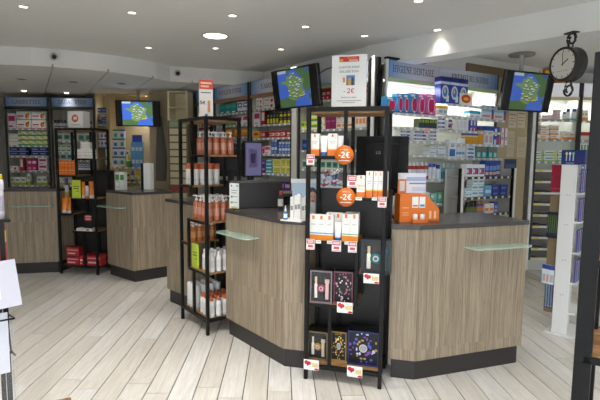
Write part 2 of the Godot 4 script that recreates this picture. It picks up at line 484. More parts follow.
	"paper": ["d2d2da", [[.1, .78, .7, .8, "b8b8c4"], [.1, .72, .8, .74, "b8b8c4"], [.1, .6, .75, .62, "b8b8c4"], [.1, .54, .8, .56, "b8b8c4"], [.1, .48, .7, .5, "b8b8c4"], [.1, .36, .8, .38, "b8b8c4"], [.1, .3, .6, .32, "b8b8c4"], [.1, .24, .75, .26, "b8b8c4"]]],
	"giftred": ["a8242c", [[.06, .6, .94, .7, "e0a0a0"], [.1, .2, .7, .35, "d8c0b8"], [0, .88, 1, 1, "6c181c"]]],
	"magcover": ["c8281e", [[0, 0, .45, .5, "e8641c"], [.45, .6, 1, .9, "e4c030"], [.5, .1, .9, .5, "5c2c6c"], [.1, .75, .4, .95, "f0e0d0"]]],
	"notice": ["d2c6ac", [[.1, .84, .9, .88, "a86c5c"], [.1, .7, .9, .72, "8c8474"], [.1, .62, .8, .64, "8c8474"], [.1, .46, .9, .5, "a86c5c"], [.1, .34, .85, .36, "8c8474"], [.1, .24, .9, .26, "8c8474"], [.1, .12, .6, .14, "a86c5c"]]],
	"notice2": ["cabfa4", [[.1, .1, .9, .9, "c6bba0"], [.15, .7, .85, .72, "98907e"], [.15, .6, .85, .62, "98907e"], [.15, .5, .85, .52, "98907e"], [.15, .3, .6, .32, "98907e"]]],
	"bluenotice": ["2c3c60", [[.1, .5, .9, .8, "445a86"]]],
	"brush_a": ["5a4a8c", [[.3, .05, .7, .95, "d8d8e8"], [.38, .1, .62, .9, "6a3c8c"]]],
	"brush_b": ["3c6cb4", [[.3, .05, .7, .95, "d8e4f0"], [.38, .1, .62, .9, "e07028"]]],
	"brush_c": ["4a4468", [[.3, .05, .7, .95, "c8d0d8"], [.38, .1, .62, .9, "2c8cb0"]]],
	"brush_d": ["1e2440", [[.2, .1, .45, .85, "3c5048"], [.5, .2, .8, .9, "7c9440"]]],
	"redplain": ["a81c3c", [[.1, .1, .9, .16, "c85068"]]],
	"paperplain": ["c2c1ca", [[.3, .55, .5, .57, "8c8c98"], [.3, .6, .45, .62, "8c8c98"], [.35, .2, .65, .4, "dcdce4"]]],
}

# ---------------------------------------------------------------- procedural textures
func grain_texture(w: int, h: int, dark: String, light: String, fx: float, fy: float, s: int, flecks: float) -> ImageTexture:
	var n1 := FastNoiseLite.new(); n1.seed = s; n1.frequency = 1.0; n1.fractal_octaves = 3
	var n2 := FastNoiseLite.new(); n2.seed = s + 7; n2.frequency = 1.0; n2.fractal_octaves = 2
	var im := Image.create(w, h, false, Image.FORMAT_RGB8)
	var a := Color(dark); var b := Color(light)
	for y in h:
		for x in w:
			var u := float(x) / w; var v := float(y) / h
			var bend := n2.get_noise_2d(u * 5.0, v * 1.5) * 0.012
			var t := 0.55 + 0.5 * n1.get_noise_2d((u + bend) * fx, v * fy) + 0.5 * n2.get_noise_2d((u + bend) * fx * 4.3, v * fy * 1.6 + 40.0) + 0.3 * n1.get_noise_2d(u * fx * 11.0, v * fy * 6.0 + 9.0)
			var k := n2.get_noise_2d(u * fx * 5.0 + 90.0, v * fy * 9.0)
			if k > 0.4: t -= (k - 0.4) * flecks
			im.set_pixel(x, y, a.lerp(b, clampf(t, 0.0, 1.0)))
	return ImageTexture.create_from_image(im)

const FRANCE := [[.42, .06], [.5, .1], [.58, .17], [.7, .24], [.82, .28], [.78, .4], [.74, .5], [.8, .6], [.82, .72], [.7, .78], [.58, .74], [.55, .84], [.42, .82], [.28, .74], [.32, .6], [.3, .46], [.22, .38], [.08, .34], [.1, .28], [.24, .28], [.28, .24], [.26, .16], [.36, .16]]

func weather_texture() -> ImageTexture:
	var im := Image.create(120, 128, false, Image.FORMAT_RGB8)
	var poly := PackedVector2Array()
	for p in FRANCE: poly.append(Vector2(p[0] * 120, p[1] * 128))
	var land := [PackedVector2Array([Vector2(64, 0), Vector2(120, 0), Vector2(120, 70), Vector2(106, 84), Vector2(96, 70), Vector2(90, 30)]), PackedVector2Array([Vector2(0, 98), Vector2(34, 94), Vector2(66, 104), Vector2(56, 128), Vector2(0, 128)]), PackedVector2Array([Vector2(20, 0), Vector2(48, 0), Vector2(40, 12), Vector2(18, 10)]), PackedVector2Array([Vector2(110, 84), Vector2(120, 92), Vector2(120, 110), Vector2(112, 104)])]
	var r := RandomNumberGenerator.new(); r.seed = 5
	for y in 128:
		for x in 120:
			var p := Vector2(x, y)
			var c := Color("4a74e0")
			for l in land:
				if Geometry2D.is_point_in_polygon(p, l): c = Color("56784c")
			if Geometry2D.is_point_in_polygon(p, poly): c = Color("7fa05c")
			im.set_pixel(x, y, c)
	for k in 34:
		var x := 0.0; var y := 0.0
		for q in 40:
			x = r.randf_range(8, 108); y = r.randf_range(6, 112)
			if Geometry2D.is_point_in_polygon(Vector2(x, y), poly): break
		var sunny: bool = y > 78 and k % 2 == 0
		im.fill_rect(Rect2i(int(x) - 3, int(y) - 2, 7, 4), Color("f0dc3c") if sunny else Color("dfe6ee"))
		im.fill_rect(Rect2i(int(x) - 2, int(y) + 2, 6, 3), Color("3a4a8c"))
	im.fill_rect(Rect2i(0, 0, 34, 10), Color("c8d4ee"))
	im.fill_rect(Rect2i(104, 2, 13, 9), Color("3858d8"))
	return ImageTexture.create_from_image(im)

# ---------------------------------------------------------------- lamps
func downlight(px: float, py: float, level: float, r: float, energy: float, called: String, label: String, group := "") -> void:
	var p := on_level(px, py, level)
	downlight_at(p, r, energy, called, label, group)

func downlight_at(p: Vector3, r: float, energy: float, called: String, label: String, group := "", drop := 0.0015) -> void:
	var o := thing(called, label, "ceiling light", Transform3D(Basis(), p), group)
	var st := mb()
	var w := Color.WHITE
	lathe(st, [[r * 1.22, 0.0, w], [r * 1.2, -0.006, w], [r * 1.04, -0.008, w], [r, -0.002, w]], 24)
	part("trim_ring", st, M.trim_white, o)
	var d := mb()
	lathe(d, [[0.0, -drop, w], [r * 0.6, -drop * 0.85, w], [r, -0.0015, w]], 24)
	part("lamp_lens", d, M.lamp, o)
	if energy > 0:
		var l := SpotLight3D.new()
		l.name = "lamp_light"
		l.light_energy = energy
		l.light_color = Color(LAMP_TINT)
		l.light_size = r
		l.spot_angle = 54.0
		l.spot_angle_attenuation = 1.0
		l.spot_range = 14.0
		l.spot_attenuation = 2.0
		l.shadow_enabled = true
		l.position = Vector3(0, -0.02 - drop, 0)
		l.rotation.x = -PI / 2
		o.add_child(l)

func strip_light(parent: Node3D, x0: float, x1: float, y: float, z: float, energy: float) -> void:
	if energy <= 0: return
	var st := mb()
	bx(st, Vector3(x0, y, z - 0.02), Vector3(x1, y + 0.012, z + 0.02))
	part("light_strip", st, M.tube_glow, parent)
	var l := AreaLight3D.new()
	l.name = "strip_light"
	l.light_energy = energy
	l.light_color = Color("fff6ea")
	l.area_size = Vector2(x1 - x0, 0.04)
	l.area_normalize_energy = true
	l.shadow_enabled = true
	l.position = Vector3((x0 + x1) / 2, y - 0.006, z)
	l.rotation = Vector3(-PI / 2, 0, 0)
	parent.add_child(l)

const LAMP_TINT := "fffaf4"
const FRONT := 1.2
const LAMP_E := 0.6
const NEAR_E := 1.05
const SKY_E := 5.8

func _ready() -> void:
	rng.seed = 20
	# ---- camera
	var cam := Camera3D.new()
	cam.name = "camera"
	cam.fov = rad_to_deg(2.0 * atan(200.0 / FOCAL))
	cam.near = 0.05
	cam.transform = Transform3D(cam_basis, Vector3(0, EYE, 0))
	add_child(cam)
	cam.current = true
	# ---- sky and exposure
	var env := Environment.new()
	env.background_mode = Environment.BG_SKY
	var sm := ProceduralSkyMaterial.new()
	sm.sky_top_color = Color("c4d2e4")
	sm.sky_horizon_color = Color("e6e8ea")
	sm.ground_bottom_color = Color("6a6864")
	sm.ground_horizon_color = Color("a8a6a2")
	sm.energy_multiplier = SKY_E
	var sky := Sky.new()
	sky.sky_material = sm
	env.sky = sky
	env.tonemap_mode = Environment.TONE_MAPPER_LINEAR
	env.tonemap_exposure = 1.1
	env.sdfgi_enabled = true
	env.ssao_enabled = true
	env.ssil_enabled = true
	var we := WorldEnvironment.new()
	we.name = "environment"
	we.environment = env
	add_child(we)
	# ---- materials
	make_materials()
	# ---- setting, then things
	build_shell()
	build_floor()
	build_lamps()
	build_counters()
	build_cabinets()
	build_racks()
	build_fittings()
	goods_front_rack()
	goods_side_rack()
	goods_far_rack()
	goods_left_wall()
	goods_right_wall()
	goods_far_wall()
	goods_right_cabinet()
	goods_near()

func make_materials() -> void:
	var pm := mat("ffffff", 0.45)
	pm.vertex_color_use_as_albedo = true
	M.print = pm
	M.flat = mat("ffffff", 0.7); M.flat.vertex_color_use_as_albedo = true
	var gl := mat("ffffff", 0.12); gl.vertex_color_use_as_albedo = true
	M.glossprint = gl
	M.lamp = glow("fff2da", 5.0)
	M.tube_glow = glow("fff6ea", 3.0)
	M.trim_white = mat("c8c6c0", 0.4)
	M.ceiling = mat("f0eee8", 0.9)
	M.wall = mat("f0efea", 0.9)
	M.beige = mat("b8a888", 0.85)
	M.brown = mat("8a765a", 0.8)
	M.cream = mat("e6d9b4", 0.6)
	M.cabin = mat("c9c8c0", 0.6)
	M.cabwhite = mat("ecebe6", 0.5)
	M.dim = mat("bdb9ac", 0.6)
	M.upright = mat("33322f", 0.5)
	M.black = mat("161514", 0.45)
	M.black.metallic_specular = 0.35
	M.blackgloss = mat("131212", 0.18)
	M.dark = mat("2b2827", 0.45)
	M.worktop = mat("484442", 0.25)
	M.kick = mat("2e2a29", 0.35)
	M.strip_brown = mat("9a7355", 0.6)
	M.strip_green = mat("a9bd94", 0.6)
	M.metal = mat("b4b4b0", 0.35, 0.8)
	M.white = mat("eeeeea", 0.5)
	M.red = mat("cc2a30", 0.6)
	M.orange = mat("e5741a", 0.5)
	M.ink = mat("3a3c42", 0.7)
	M.paleink = mat("f4f0ea", 0.6)
	M.trayplastic = mat("5c5854", 0.5)
	M.pavement = mat("cecbc4", 0.9)
	M.grey = mat("8f8d88", 0.5)
	M.cloth = mat("77726a", 0.95)
	M.shelfglass = mat("dfe6e2", 0.2)
	var g := mat("c4e0d2", 0.05)
	g.transparency = BaseMaterial3D.TRANSPARENCY_ALPHA
	g.albedo_color.a = 0.5
	M.glass = g
	var sg := mat("d8e8e0", 0.08)
	sg.transparency = BaseMaterial3D.TRANSPARENCY_ALPHA
	sg.albedo_color.a = 0.22
	M.shelfpane = sg
	var cl := mat("f2f4f6", 0.05)
	cl.transparency = BaseMaterial3D.TRANSPARENCY_ALPHA
	cl.albedo_color.a = 0.03
	cl.metallic_specular = 0.25
	M.clear = cl
	var fm := mat("f2f4f6", 0.05)
	fm.transparency = BaseMaterial3D.TRANSPARENCY_ALPHA
	fm.albedo_color.a = 0.01
	fm.metallic_specular = 0.1
	M.film = fm
	M.litsign = glow("f4f6fa", 0.25)
	M.litsign.vertex_color_use_as_albedo = true
	var coral := mat("ffffff", 0.08)
	coral.vertex_color_use_as_albedo = true
	M.liquid = coral
	wood_front = mat("ffffff", 0.55)
	wood_front.albedo_texture = grain_texture(512, 512, "7f705c", "ac9c85", 20.0, 0.9, 3, 1.2)
	wood_front.uv1_scale = Vector3(1.0, 1.0, 1.0)
	M.wood = wood_front
	var oak := mat("ffffff", 0.55)
	oak.albedo_texture = grain_texture(256, 256, "7a5534", "b08a5c", 3.0, 30.0, 9, 0.8)
	M.oak = oak
	var pale := grain_texture(512, 512, "d6d2cb", "ece9e4", 16.0, 1.6, 15, 1.0)
	M.planks = []
	for t in ["ffffff", "f7f5f0", "f1eee8", "fbfaf7"]:
		var p := mat(t, 0.38)
		p.albedo_texture = pale
		M.planks.append(p)
	M.gap = mat("3c352e", 0.9)

# ---------------------------------------------------------------- the room
func v2(p: Vector3) -> Vector2:
	return Vector2(p.x, p.z)

func slab(called: String, lo: Vector3, hi: Vector3, m: Material, parent: Node = self) -> MeshInstance3D:
	var st := mb()
	bx(st, lo, hi)
	var o := part(called, st, m, parent)
	if parent == self: structure(o)
	return o

# a wall along local x, 0.2 thick towards +z, with a wide glazed opening from x0 to x1
func shop_front(wall: String, window: String, x0: float, x1: float, xf: Transform3D, w0: float, w1: float) -> void:
	var st := mb()
	bx(st, Vector3(w0, 0, 0), Vector3(x0, CEIL, 0.2))
	bx(st, Vector3(x1, 0, 0), Vector3(w1, CEIL, 0.2))
	bx(st, Vector3(x0, 2.4, 0), Vector3(x1, CEIL, 0.2))
	bx(st, Vector3(x0, 0, 0), Vector3(x1, 0.15, 0.2))
	structure(part(wall, st, M.wall, self, xf))
	var w := Node3D.new(); w.name = window; w.transform = xf; add_child(w); structure(w)
	var step := (x1 - x0) / 4.0
	var fr := mb()
	for k in 5:
		var x := x0 + step * k
		bx(fr, Vector3(maxf(x - 0.03, x0), 0.15, 0.06), Vector3(minf(x + 0.03, x1), 2.4, 0.14))
	for y in [0.15, 2.34]:
		bx(fr, Vector3(x0, y, 0.065), Vector3(x1, y + 0.06, 0.135))
	part("window_frame", fr, M.black, w)
	for k in 4:
		var gp := mb()
		bx(gp, Vector3(x0 + step * k + 0.03, 0.21, 0.095), Vector3(x0 + step * (k + 1) - 0.03, 2.34, 0.105))
		part("pane", gp, M.clear, w)

func build_shell() -> void:
	slab("wall_left", Vector3(-5.4, 0, -8.5), Vector3(-5.2, CEIL, FRONT), M.wall)
	slab("wall_behind_cabinet", Vector3(3.3, 0, -6.6), Vector3(4.7, CEIL, -6.48), M.wall)
	slab("wall_back", Vector3(-5.2, 0, -8.5), Vector3(4.7, CEIL, -8.3), M.beige)
	# shop front behind the camera and round the right-hand corner: piers, lintels and sills round glazed openings
	slab("wall_right", Vector3(4.7, 0, -8.5), Vector3(4.9, CEIL, FRONT), M.wall)
	shop_front("wall_front", "window_1", -2.4, 3.8, Transform3D(Basis(), Vector3(0, 0, FRONT)), -5.4, 4.9)
	slab("ground", Vector3(-14, -0.25, FRONT + 0.2), Vector3(16, -0.05, 16.0), M.pavement)
	# ceiling
	slab("ceiling", Vector3(-5.4, CEIL, -8.5), Vector3(4.9, CEIL + 0.2, FRONT + 0.2), M.ceiling)
	var front := PackedVector2Array()
	front.append(Vector2(-5.2, v2(on_level(0, 46, CEIL)).y + 0.25))
	for p in [[0, 46], [30, 47.2], [60, 49.5], [90, 52.5], [115, 55.5], [140, 59.5], [158, 63.2], [170, 66.2]]:
		front.append(v2(on_level(p[0], p[1], CEIL)))
	front.append(v2(on_level(264, 72, CEIL)))
	front.append(v2(on_level(386, 42, CEIL)))
	front.append(v2(on_level(546, 69, CEIL)))
	front.append(Vector2(front[front.size() - 1].x, -8.3))
	front.append(Vector2(-5.2, -8.3))
	var low := Node3D.new(); low.name = "ceiling_lower"; add_child(low); structure(low)
	var core := mb()
	prism(core, front.duplicate(), LOW + 0.03, CEIL)
	part("bulkhead", core, M.wall, low)
	# boards under the lower ceiling with open seams between them
	var seams := [[52.5, 67.5, 44, 95], [108, 72, 85, 96], [149.5, 80, 122, 97.5], [200, 79, 166, 95.5]]
	var lines := []
	for s in seams:
		var a := v2(on_level(s[0], s[1], LOW)); var b := v2(on_level(s[2], s[3], LOW))
		var d := (b - a).normalized()
		lines.append([a - d * 2.0, a + d * 6.0, Vector2(-d.y, d.x)])
	var edge: PackedVector2Array = Geometry2D.offset_polygon(front, -0.002)[0]
	for k in lines.size() + 1:
		var q := PackedVector2Array()
		if k == 0: q.append_array([lines[0][0] + Vector2(-6, 0), lines[0][1] + Vector2(-6, 0)])
		else: q.append_array([lines[k - 1][0] + Vector2(0.01, 0), lines[k - 1][1] + Vector2(0.01, 0)])
		if k == lines.size(): q.append_array([lines[k - 1][1] + Vector2(9, 0), lines[k - 1][0] + Vector2(9, 0)])
		else: q.append_array([lines[k][1] + Vector2(-0.01, 0), lines[k][0] + Vector2(-0.01, 0)])
		for piece in Geometry2D.intersect_polygons(edge, q):
			var ps := mb()
			prism(ps, piece, LOW, LOW + 0.03)
			part("ceiling_panel", ps, M.ceiling, low)
	# the downstand beam that comes towards the camera on the right
	var a := v2(on_level(386, 42, CEIL)); var b := v2(on_level(600, 0, CEIL))
	var d := (b - a).normalized()
	var n := Vector2(d.y, -d.x)
	if n.y > 0: n = -n
	var far := a + d * ((4.7 - a.x) / d.x)
	var bs := mb()
	var bp := PackedVector2Array([a - d * 0.25, far, far + n * 0.24, a - d * 0.25 + n * 0.24])
	prism(bs, bp, LOW - 0.02, CEIL)
	structure(part("trim_1", bs, M.wall, self))

func build_floor() -> void:
	var fl := Node3D.new(); fl.name = "floor"; add_child(fl); structure(fl)
	var base := mb()
	bx(base, Vector3(-5.4, -0.2, -8.5), Vector3(4.9, -0.006, FRONT))
	part("subfloor", base, M.gap, fl)
	var dir := deg_to_rad(2.4)
	var turn := Basis(Vector3.UP, dir)
	var meshes := []
	for k in 8:
		var st := mb()
		var w := 0.149; var ln := 1.246
		var uo := Vector2(rng.randf() * 3.0, rng.randf() * 3.0)
		face(st, Vector3(-w / 2 + .001, 0, ln / 2 - .001), Vector3(w - .002, 0, 0), Vector3(0, 0, -ln + .002), Color.WHITE, uo)
		for s in [-1.0, 1.0]:
			face(st, Vector3(s * w / 2, -0.006, s * ln / 2), Vector3(0, 0, -s * ln), Vector3(-s * .001, .006, 0), Color.WHITE, uo)
			face(st, Vector3(-s * w / 2, -0.006, s * ln / 2), Vector3(s * w, 0, 0), Vector3(0, .006, -s * .001), Color.WHITE, uo)
		meshes.append(done(st))
	var near := []
	var rest := mb()
	for r in range(-40, 38):
		var x := r * 0.154
		var start := fposmod(r * 0.437 + (0.31 if r % 3 == 0 else 0.0), 1.25)
		for k in range(-9, 5):
			var c := turn * Vector3(x, 0, k * 1.25 + start)
			if c.x < -5.25 or c.x > 4.75 or c.z < -8.0 or c.z > FRONT - 0.65: continue
			var seen := false
			for e in [-0.62, -0.3, 0.0, 0.3, 0.62]:
				var q := cam_basis.inverse() * (c + turn * Vector3(0, 0, e) - Vector3(0, EYE, 0))
				if q.z < -0.5:
					var px := 300 + FOCAL * q.x / -q.z; var py := 200 - FOCAL * q.y / -q.z
					if px > -12 and px < 612 and py > 262 and py < 430: seen = true
			near.append([c, rng.randi() % 8, rng.randi() % 4, seen and hidden_floor(c) == false])
	for n in near:
		if n[3]:
			mi("plank", meshes[n[1]], M.planks[n[2]], fl, Transform3D(turn, n[0]))
		else:
			rest.append_from(meshes[n[1]], 0, Transform3D(turn, n[0]))
	var o := mi("planks", rest.commit(), M.planks[0], fl)
	o.set_meta("kind", "stuff")

# floor that the counters stand on or hide
func hidden_floor(c: Vector3) -> bool:
	return c.z < -6.6 or (c.z < -4.2 and c.x > -0.6 and c.x < 1.4) or (c.z < -6.1 and c.x < 1.5)

func build_lamps() -> void:
	var g := "small downlights in the main ceiling"
	var spots := [[23.5, 6.3, "by the upper left picture corner"], [132, 12.3, "left of the middle of the main ceiling"], [148.7, 47.4, "nearest to the curved bulkhead"], [232.5, 15.2, "nearer the camera than the large round lamp"], [215.5, 48, "just behind the large round lamp"], [281, 49, "above and left of the hanging television"], [305.5, 26.3, "in the middle of the ceiling"], [364.5, 35.5, "above the white poster"], [437.5, 29.6, "closest to the ceiling beam"], [418.5, 0.5, "cut by the upper picture edge"]]
	for s in spots:
		downlight(s[0], s[1], CEIL, 0.034, LAMP_E * (0.4 if s[0] < 180.0 else 0.18 if s[0] > 430.0 else 1.0), "downlight", "small round recessed downlight " + s[2])
	downlight(215.3, 35.8, CEIL, 0.115, LAMP_E * 1.5, "round_ceiling_lamp", "large round recessed lamp glowing in the ceiling")
	var k := 0
	for s in [[24, 90.3], [66.5, 92.3], [107, 94], [146, 95]]:
		downlight_at(on_level(s[0], s[1], LOW), 0.04, LAMP_E * [0.2, 0.2, 0.25, 1.5][k], "downlight", "lit recessed downlight in the lower ceiling, " + ["first", "second", "third", "fourth"][k] + " from the left", "", 0.022)
		k += 1
	k = 0
	for s in [[22, 79], [73.5, 81.8], [121.5, 83.5]]:
		var o := thing("unlit_downlight", "unlit dark recessed spot in the lower ceiling, " + ["leftmost", "middle one", "rightmost"][k], "ceiling light", Transform3D(Basis(), on_level(s[0], s[1], LOW)))
		k += 1
		var st := mb()
		lathe(st, [[0.062, 0, Color.WHITE], [0.06, -0.006, Color.WHITE], [0.05, -0.007, Color.WHITE]], 20)
		part("trim_ring", st, M.trim_white, o)
		var d := mb()
		lathe(d, [[0, -0.003, Color.WHITE], [0.05, -0.004, Color.WHITE]], 20)
		part("lamp_lens", d, M.dark, o)
	# added downlights out of frame, set to brighten the floor and counter fronts
	for p in [[-1.3, -2.5, 3.2], [0.2, -2.2, 1.8], [1.7, -1.9, 0.9], [-0.9, -0.9, 2.0], [0.9, -0.7, 1.4], [2.9, -2.6, 0.6]]:
		downlight_at(Vector3(p[0], CEIL, p[1]), 0.034, NEAR_E * p[2], "downlight", "small round recessed downlight nearer the shop front, outside the picture", "added downlights nearer the shop front")
	# swivel spots set in the bulkhead face
	for s in [[54, 56.5, 0], [177.5, 73.2, 1]]:
		var p := on_level(s[0], s[1], CEIL - 0.095)
		var o := thing("swivel_spot", ["round swivel spot in the curved left bulkhead", "round swivel spot in the flat bulkhead beside the corner"][s[2]], "ceiling light", Transform3D(Basis(Vector3.UP, 0.1 if s[2] == 0 else 0.25), p))
		var st := mb()
		lathe(st, [[0.045, 0.0, Color.WHITE], [0.044, 0.012, Color.WHITE], [0.034, 0.014, Color.WHITE], [0.03, 0.004, Color.WHITE], [0, 0.004, Color.WHITE]], 20)
		part("trim_ring", st, M.trim_white, o, Transform3D(Basis(Vector3.RIGHT, PI / 2), Vector3.ZERO))
		var e := mb()
		lathe(e, [[0, 0.03, Color.WHITE], [0.016, 0.026, Color.WHITE], [0.024, 0.01, Color.WHITE], [0.026, 0.004, Color.WHITE]], 16)
		part("eyeball", e, M.dark, o, Transform3D(Basis(Vector3.RIGHT, PI / 2), Vector3(0.005, -0.004, 0.0)))

# ---------------------------------------------------------------- counters
var R1: Fr
var R2: Fr
var R3: Fr
var WL: Fr
var WR: Fr
var WA: Fr
var WB: Fr
var FD: Fr
var FE: Fr
const TOP := 1.06

func angle(a: Vector2, b: Vector2) -> float:
	return rad_to_deg(atan2(b.y - a.y, b.x - a.x))

func fr_between(a: Vector2, b: Vector2) -> Fr:
	return Fr.new(self, Vector3(a.x, 0, a.y), angle(a, b))

func counter(called: String, label: String, front: Array, back: Array) -> Node3D:
	var mid := Vector2.ZERO
	for p in front: mid += p
	mid /= front.size()
	var at := Vector3(mid.x, 0, mid.y)
	var o := thing(called, label, "counter", Transform3D(Basis(), at))
	var poly := PackedVector2Array()
	for p in front: poly.append(p - mid)
	for p in back: poly.append(p - mid)
	# carcass just behind the panels, plinth set back, worktop over all
	var inner: PackedVector2Array = Geometry2D.offset_polygon(poly, -0.02)[0]
	var plinth: PackedVector2Array = Geometry2D.offset_polygon(poly, -0.02)[0]
	var over: PackedVector2Array = Geometry2D.offset_polygon(poly, 0.006)[0]
	var st := mb(); prism(st, inner, 0.145, TOP - 0.032); part("carcass", st, M.dark, o)
	st = mb(); prism(st, plinth, 0.0, 0.145); part("kickboard", st, M.kick, o)
	st = mb(); prism(st, over, TOP - 0.03, TOP); part("worktop", st, M.worktop, o)
	var n := poly.size()
	for i in n:
		var a := poly[i]; var b := poly[(i + 1) % n]
		var is_front: bool = i < front.size() - 1
		var is_side: bool = i == front.size() - 1 or i == n - 1
		if not (is_front or is_side): continue
		var u := (b - a).normalized()
		var len := a.distance_to(b)
		var q := mb()
		bx(q, Vector3(0.0015, 0.138, -0.0185), Vector3(len - 0.0015, TOP - 0.032, 0), Color.WHITE, Vector2(i * 0.37 + at.x, at.z))
		var th := -atan2(u.y, u.x)
		if is_side and not is_front:
			q = mb()
			bx(q, Vector3(0.02, 0.138, -0.0185), Vector3(len - 0.02, TOP - 0.032, 0), Color.WHITE, Vector2(i * 0.37 + at.x, at.z))
		part("front_panel" if is_front else "end_panel", q, M.wood, o, Transform3D(Basis(Vector3.UP, th), Vector3(a.x, 0, a.y)))
	return o

func ledge(fr: Fr, x0: float, x1: float, h: float, label: String) -> void:
	var o := thing("glass_ledge", label, "glass shelf", fr.xf((x0 + x1) / 2, h, 0))
	var w := (x1 - x0) / 2
	var dep := 0.13
	var p := PackedVector2Array([Vector2(-w, 0.002), Vector2(w, 0.002)])
	for s in [1.0, -1.0]:
		for k in 6:
			var t: float = PI / 2 * k / 5.0
			if s > 0: p.append(Vector2(w - 0.05 + 0.05 * cos(t), dep - 0.05 + 0.05 * sin(t)))
			else: p.append(Vector2(-w + 0.05 - 0.05 * sin(t), dep - 0.05 + 0.05 * cos(t)))
	var st := mb()
	prism(st, p, -0.01, 0.0)
	part("glass_plate", st, M.glass, o)
	for s in [-0.7, 0.7]:
		var c := mb()
		bx(c, Vector3(s * w - 0.012, -0.022, 0.0), Vector3(s * w + 0.012, -0.01, 0.035))
		part("clamp", c, M.metal, o)

func build_counters() -> void:
	var D0 := Vector2(-0.612, -3.762); var D1 := Vector2(-0.11, -3.15); var D2 := Vector2(0.05, -3.112)
	var E0 := Vector2(0.607, -3.006); var E1 := Vector2(0.785, -2.965); var E2 := Vector2(1.632, -3.255)
	FD = fr_between(D0, D1)
	FE = fr_between(E1, E2)
	R3 = Fr.new(self, Vector3(0.036, 0, -2.98), 15.0)
	R2 = Fr.new(self, Vector3(-1.084, 0, -4.109), 51.6)
	R1 = Fr.new(self, Vector3(-3.004, 0, -5.659), 8.6)
	counter("service_counter", "wood-grain counter with dark worktop left of the front display rack", [D0, D1, D2], [Vector2(0.175, -3.62), Vector2(-0.02, -4.08), Vector2(-0.16, -4.14)])
	counter("service_counter", "wood-grain counter with dark worktop right of the front display rack", [E0, E1, E2], [Vector2(1.46, -3.72), Vector2(0.86, -3.53), Vector2(0.735, -3.52)])
	counter("service_counter", "narrow wood-grain counter end left of the pump bottle rack", [Vector2(-1.35, -4.6), Vector2(-0.972, -4.238)], [Vector2(-0.6, -4.6), Vector2(-0.95, -4.98)])
	var A0 := Vector2(-4.7, -5.3); var A1 := Vector2(-3.04, -5.72)
	counter("service_counter", "shaded wood-grain counter at the far left before the leg-care shelves", [A0, A1], [Vector2(-2.95, -6.2), Vector2(-4.6, -5.8)])
	var B0 := Vector2(-2.39, -5.64); var B1 := Vector2(-1.93, -5.28); var B2 := Vector2(-1.56, -5.6)
	counter("service_counter", "cornered wood-grain counter below the far left television", [B0, B1, B2], [Vector2(-1.88, -6.0), Vector2(-2.12, -6.06)])
	ledge(FD, 0.03, FD.sx(259, 237), FD.sh(259, 237.5), "frosted glass ledge on the counter left of the front rack")
	ledge(FE, FE.sx(464, 246), FE.sx(521, 243), FE.sh(464, 246), "frosted glass ledge on the counter right of the front rack")
	var fa := fr_between(A0, A1)
	ledge(fa, fa.sx(13, 205), fa.sx(54, 204), fa.sh(34, 205), "thin glass ledge on the far left counter")
	var fb := fr_between(B0, B1)
	ledge(fb, fb.sx(105, 205), fb.sx(126, 206), fb.sh(112, 205.5), "thin glass ledge on the cornered far counter")
	# dark partitions in the gaps where the racks stand
	for q in [[R3, "dark laminate partition behind the front display rack", 1.27], [R2, "dark laminate partition behind the pump bottle rack", 1.27], [R1, "dark laminate partition behind the far left rack", 1.29]]:
		var o := thing("partition_panel", q[1], "partition", q[0].xf(0.26, 0, -0.39))
		var st := mb()
		bx(st, Vector3(-0.27, 0.1, -0.02), Vector3(0.27, q[2], 0.02))
		part("board", st, M.dark, o)
		st = mb()
		bx(st, Vector3(-0.27, 0, -0.012), Vector3(0.27, 0.1, 0.012))
		part("kickboard", st, M.kick, o)
	# dark raised till screen standing on the left counter
	var s0 := v2(on_level(233.5, 208.6, TOP)); var s1 := v2(on_level(283, 207.4, TOP))
	var fs := fr_between(s0, s1)
	var len := s0.distance_to(s1)
	var ts := thing("till_screen", "dark raised till screen standing on the left counter", "partition", fs.xf(len / 2, TOP, -0.05))
	var st := mb()
	chamfer(st, Vector3(-len / 2, 0.0, -0.1), Vector3(len / 2, 0.21, 0.04), 0.003)
	part("screen_box", st, M.dark, ts)
	st = mb()
	bx(st, Vector3(-len / 2 - 0.01, 0.21, -0.11), Vector3(len / 2 + 0.01, 0.228, 0.05))
	part("cap_board", st, M.worktop, ts)

# ---------------------------------------------------------------- shelf cabinets
func glass_shelf(parent: Node, at: Vector3, xa: float, xb: float, xab: float, xbb: float, dep: float, tags: bool, edge: String, pane: Material) -> void:
	var st := mb()
	prism(st, PackedVector2Array([Vector2(xa, 0), Vector2(xb, 0), Vector2(xbb, -dep), Vector2(xab, -dep)]), -0.01, 0, L("d9dcd8"))
	var o := part("shelf", st, pane, parent, Transform3D(Basis(), at))
	st = mb()
	bx(st, Vector3(xa, -0.026, 0.0005), Vector3(xb, 0.002, 0.004), L(edge))
	if tags:
		var x := xa + 0.04
		while x < xb - 0.05:
			bx(st, Vector3(x, -0.024, 0.0038), Vector3(x + 0.034, -0.002, 0.006), L("f2f0ea"))
			x += 0.085 + 0.03 * rng.randf()
	var r := part("price_rail", st, M.flat, o)
	r.set_meta("kind", "stuff")

